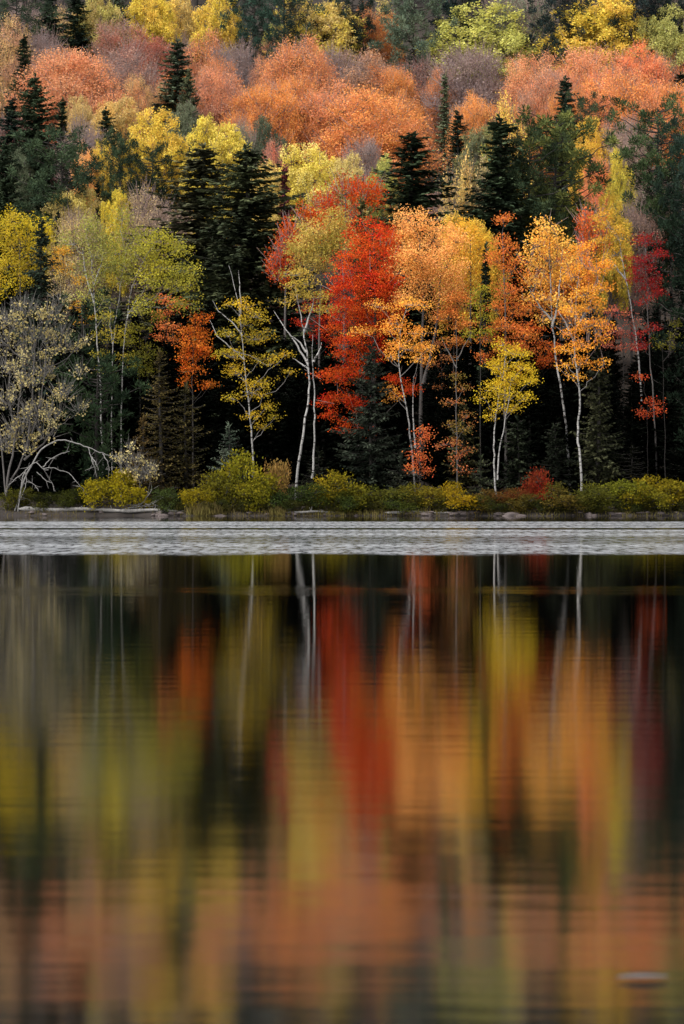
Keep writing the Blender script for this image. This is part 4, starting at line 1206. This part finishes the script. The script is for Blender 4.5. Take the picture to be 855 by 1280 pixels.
    h = np.array([c[2] for c in cen])[idx] * rg.uniform(0.4, 1.0, n)
    u = np.stack([rg.normal(size=n) * 0.18, rg.normal(size=n) * 0.18, np.ones(n)], 1)
    gb.blades(np.stack([x, Y, z - 0.05], 1), u, rg.normal(size=(n, 3)), h * 0.95 + 0.06, np.full(n, 0.03), rg.random(n))
    o = obj('reeds', gb.mesh('reeds', [M_LEAF]))
    o['kind'] = 'stuff'
    o['label'] = 'pale dry reeds and grass along the waterline'
    paint(o, (150, 138, 72), (120, 102, 66), 0.75)

    # a pale leaf floating close to the camera
    def float_leaf(label, px, py, L, H, rot):
        Y = CAM_Z * F / (py - HOR)
        x = px_x(px, Y)
        bm = bmesh.new()
        nu, nv = 12, 6
        grid = []
        for i in range(nu + 1):
            s = i / nu
            row = []
            for j in range(nv + 1):
                t = j / nv * 2 - 1
                wd = math.sin(PI * (0.03 + 0.94 * s)) ** 0.7 * L * 0.3
                row.append(bm.verts.new((L * (s - 0.5), t * wd, 0.004 + H * (abs(t) ** 1.5) * math.sin(PI * s) + H * 0.5 * (2 * s - 1) ** 2)))
            grid.append(row)
        for i in range(nu):
            for j in range(nv):
                bm.faces.new((grid[i][j], grid[i + 1][j], grid[i + 1][j + 1], grid[i][j + 1]))
        bmesh.ops.solidify(bm, geom=list(bm.faces), thickness=0.002)
        me = bpy.data.meshes.new('floating_leaf')
        bm.to_mesh(me)
        bm.free()
        me.materials.append(M_FLOAT)
        for p in me.polygons:
            p.use_smooth = True
        tag(obj('floating_leaf', me, None, (x, Y, 0.003), rot), label, 'leaf')
    float_leaf('pale blurred leaf floating on the near water at lower right', 803, 1226, 0.17, 0.01, 0.15)


M_FLOAT = bark_material('pale_leaf', (0.27, 0.25, 0.24), (0.22, 0.2, 0.19))


# ---------------------------------------------------------------- setting
def grid_mesh(name, xs, ys, zf):
    X, Yg = np.meshgrid(xs, ys)
    Z = zf(X, Yg)
    v = np.stack([X, Yg, Z], -1).reshape(-1, 3)
    nx, ny = len(xs), len(ys)
    i = np.arange(ny - 1)[:, None] * nx + np.arange(nx - 1)[None]
    f = np.stack([i, i + 1, i + nx + 1, i + nx], -1).reshape(-1, 4)
    mb = MB()
    mb.add(v, f, 0.5)
    return mb


def setting():
    xs = np.unique(np.concatenate([np.linspace(-2500, -200, 8), np.linspace(-200, -45, 32), np.linspace(-45, 45, 181), np.linspace(45, 200, 32), np.linspace(200, 2500, 8)]))
    ys = np.unique(np.concatenate([np.linspace(-600, 240, 8), np.linspace(240, 248, 5), np.linspace(248, 256, 41), np.linspace(256, 300, 45), np.linspace(300, 530, 80), np.linspace(530, 3000, 10)]))
    m, nt, out = new_mat('forest_floor')
    tc = N(nt, 'ShaderNodeTexCoord').outputs['Object']
    c1 = mix_col(nt, map_range(nt, noise(nt, tc, 0.35, 4, 0.6), 0.35, 0.65), (0.016, 0.012, 0.009), (0.04, 0.028, 0.02))
    c2 = mix_col(nt, map_range(nt, noise(nt, tc, 6.0, 4, 0.7), 0.52, 0.7), c1, (0.09, 0.05, 0.026))
    sep = N(nt, 'ShaderNodeSeparateXYZ')
    nt.links.new(tc, sep.inputs[0])
    wet = map_range(nt, sep.outputs[2], 0.28, 0.6, 1, 0, True)
    c3 = mix_col(nt, wet, c2, mix_col(nt, noise(nt, tc, 5.0, 4, 0.7), (0.013, 0.011, 0.009), (0.05, 0.038, 0.034)))
    d = N(nt, 'ShaderNodeBsdfPrincipled')
    d.inputs['Roughness'].default_value = 0.95
    nt.links.new(c3, d.inputs['Base Color'])
    nt.links.new(d.outputs[0], out.inputs[0])
    g = obj('ground', grid_mesh('ground', xs, ys, tz).mesh('ground', [m]))
    g['kind'] = 'structure'
    g['label'] = 'wooded hillside ground and lake bed'
    for p in g.data.polygons:
        p.use_smooth = True

    # the lake
    m, nt, out = new_mat('lake_water')
    tc = N(nt, 'ShaderNodeTexCoord').outputs['Object']
    sep = N(nt, 'ShaderNodeSeparateXYZ')
    nt.links.new(tc, sep.inputs[0])
    y = sep.outputs[1]

    def mapped(sx, sy):
        mp = N(nt, 'ShaderNodeMapping')
        mp.inputs['Scale'].default_value = (sx, sy, 1)
        nt.links.new(tc, mp.inputs[0])
        return mp.outputs[0]
    wob = math_node(nt, 'MULTIPLY', math_node(nt, 'SUBTRACT', noise(nt, mapped(0.35, 0.06), 1.0, 4, 0.65), 0.5), 9.0)
    yw = math_node(nt, 'ADD', y, wob)

    def band(a, b, e):
        return math_node(nt, 'MULTIPLY', map_range(nt, yw, a - e, a + e, 0, 1, True), map_range(nt, y, b - e, b + e, 1, 0, True))
    rows = map_range(nt, noise(nt, mapped(0.012, 0.11), 1.0, 3, 0.6), 0.36, 0.6, 0.62, 1.0, True)
    fleck = map_range(nt, noise(nt, mapped(3.6, 0.4), 1.0, 4, 0.7), 0.36, 0.6, 0.15, 1.0, True)
    lull = math_node(nt, 'MULTIPLY', map_range(nt, yw, 112, 121, 0, 1, True), map_range(nt, yw, 131, 140, 1, 0, True))
    rows = math_node(nt, 'MULTIPLY', rows, math_node(nt, 'SUBTRACT', 1.0, math_node(nt, 'MULTIPLY', lull, 0.5)))
    streak = math_node(nt, 'MULTIPLY', rows, fleck)
    ruff = math_node(nt, 'MULTIPLY', band(WIND[0], WIND[1], 3.0), streak)
    calm = math_node(nt, 'SUBTRACT', 1.0, math_node(nt, 'MULTIPLY', map_range(nt, y, 158.5, 160.0, 0, 1, True), map_range(nt, y, 166.0, 167.5, 1, 0, True)))
    ruff = math_node(nt, 'MULTIPLY', ruff, calm)
    # a faint cat's paw nearer by
    paw = math_node(nt, 'MULTIPLY', band(58.5, 63.5, 1.5), map_range(nt, noise(nt, mapped(0.3, 0.8), 1.0, 3, 0.6), 0.35, 0.6, 0.2, 1.0))
    h1 = noise(nt, mapped(0.55, 1.6), 1.0, 3, 0.55)
    h2 = noise(nt, mapped(2.2, 5.0), 1.0, 3, 0.6)
    h3 = noise(nt, mapped(0.1, 0.42), 1.0, 2, 0.5)
    h = math_node(nt, 'ADD', math_node(nt, 'ADD', h1, math_node(nt, 'MULTIPLY', h2, 0.25)), math_node(nt, 'MULTIPLY', h3, 0.5))
    dist = math_node(nt, 'ADD', RIPPLE, math_node(nt, 'MULTIPLY', paw, 0.006))
    bump = N(nt, 'ShaderNodeBump')
    bump.inputs['Strength'].default_value = 1.0
    nt.links.new(dist, bump.inputs['Distance'])
    nt.links.new(h, bump.inputs['Height'])
    gl = N(nt, 'ShaderNodeBsdfGlossy')
    gl.distribution = 'BECKMANN'
    rough = math_node(nt, 'ADD', map_range(nt, y, 14, 60, WROUGH[0], WROUGH[1], True), math_node(nt, 'MULTIPLY', paw, 0.05))
    nt.links.new(rough, gl.inputs['Roughness'])
    gl.inputs['Color'].default_value = (0.96, 0.96, 0.96, 1)
    nt.links.new(bump.outputs[0], gl.inputs['Normal'])
    df = N(nt, 'ShaderNodeBsdfDiffuse')
    df.inputs['Color'].default_value = (0.002, 0.002, 0.0016, 1)
    fr = N(nt, 'ShaderNodeFresnel')
    fr.inputs['IOR'].default_value = 2.6
    # short steep wind waves: facets lean far enough to mirror the open sky
    gw = N(nt, 'ShaderNodeBsdfGlossy')
    gw.distribution = 'BECKMANN'
    gw.inputs['Roughness'].default_value = 0.72
    gw.inputs['Color'].default_value = (0.96, 0.96, 0.96, 1)
    gm = N(nt, 'ShaderNodeMixShader')
    nt.links.new(ruff, gm.inputs[0])
    nt.links.new(gl.outputs[0], gm.inputs[1])
    nt.links.new(gw.outputs[0], gm.inputs[2])
    mx = N(nt, 'ShaderNodeMixShader')
    nt.links.new(fr.outputs[0], mx.inputs[0])
    nt.links.new(df.outputs[0], mx.inputs[1])
    nt.links.new(gm.outputs[0], mx.inputs[2])
    nt.links.new(mx.outputs[0], out.inputs[0])
    wxs = np.array([-2500, -60, 60, 2500.0])
    wys = np.array([-600, 0, 120, 249, 251.2])
    w = obj('lake_water', grid_mesh('lake_water', wxs, wys, lambda a, b: a * 0.0).mesh('lake_water', [m]))
    w['kind'] = 'structure'
    w['label'] = 'calm dark lake with a wind ruffled band before the shore'


def light_and_camera():
    w = bpy.data.worlds.new('World')
    SC.world = w
    w.use_nodes = True
    nt = w.node_tree
    nt.nodes.clear()
    out = N(nt, 'ShaderNodeOutputWorld')
    bg = N(nt, 'ShaderNodeBackground')
    bg.inputs['Strength'].default_value = SKY
    sky = N(nt, 'ShaderNodeTexSky')
    sky.sky_type = 'NISHITA'
    sky.sun_disc = False
    el, az = rad(SUN_EL), rad(SUN_AZ)
    sky.sun_elevation = el
    sky.sun_rotation = az
    sky.dust_density = 2.0
    hs = N(nt, 'ShaderNodeHueSaturation')
    hs.inputs['Saturation'].default_value = 0.12
    nt.links.new(sky.outputs[0], hs.inputs['Color'])
    nt.links.new(hs.outputs[0], bg.inputs[0])
    nt.links.new(bg.outputs[0], out.inputs[0])
    s = Vector((math.sin(az) * math.cos(el), math.cos(az) * math.cos(el), math.sin(el)))
    L = bpy.data.lights.new('sun', 'SUN')
    L.energy = SUN
    L.angle = rad(12)
    L.color = (1.0, 0.95, 0.88)
    lo = bpy.data.objects.new('sun', L)
    COL.objects.link(lo)
    lo.location = s * 200
    lo.rotation_euler = (-s).to_track_quat('-Z', 'Y').to_euler()

    cd = bpy.data.cameras.new('camera')
    cd.sensor_fit = 'VERTICAL'
    cd.sensor_height = 36
    cd.sensor_width = 24
    cd.lens = 36 * F / 1280
    cd.clip_start = 0.5
    cd.clip_end = 6000
    cd.dof.use_dof = True
    cd.dof.focus_distance = 260
    cd.dof.aperture_fstop = 5.6
    co = bpy.data.objects.new('camera', cd)
    COL.objects.link(co)
    co.location = (0, 0, CAM_Z)
    co.rotation_euler = (PI / 2 - math.atan((640 - HOR) / F), 0, 0)
    SC.camera = co
    vs = SC.view_settings
    vs.view_transform = 'Standard'
    vs.look = 'None'
    vs.gamma = 1
    vs.use_curve_mapping = False
    vs.exposure = EXPO
    c = SC.cycles
    c.max_bounces = 5
    c.diffuse_bounces = 1
    c.glossy_bounces = 3
    c.transmission_bounces = 2
    c.use_denoising = True
    c.sample_clamp_indirect = 4


SUN_EL, SUN_AZ, SUN, SKY, EXPO = 60, 232, 1.5, 0.12, 0.85
WIND = (97.0, 203.0)
RIPPLE, WROUGH = 0.0019, (0.07, 0.042)

light_and_camera()
setting()
build_protos()
hillside()
front_trees()
shrubs()
outer_woods()
shore_things()
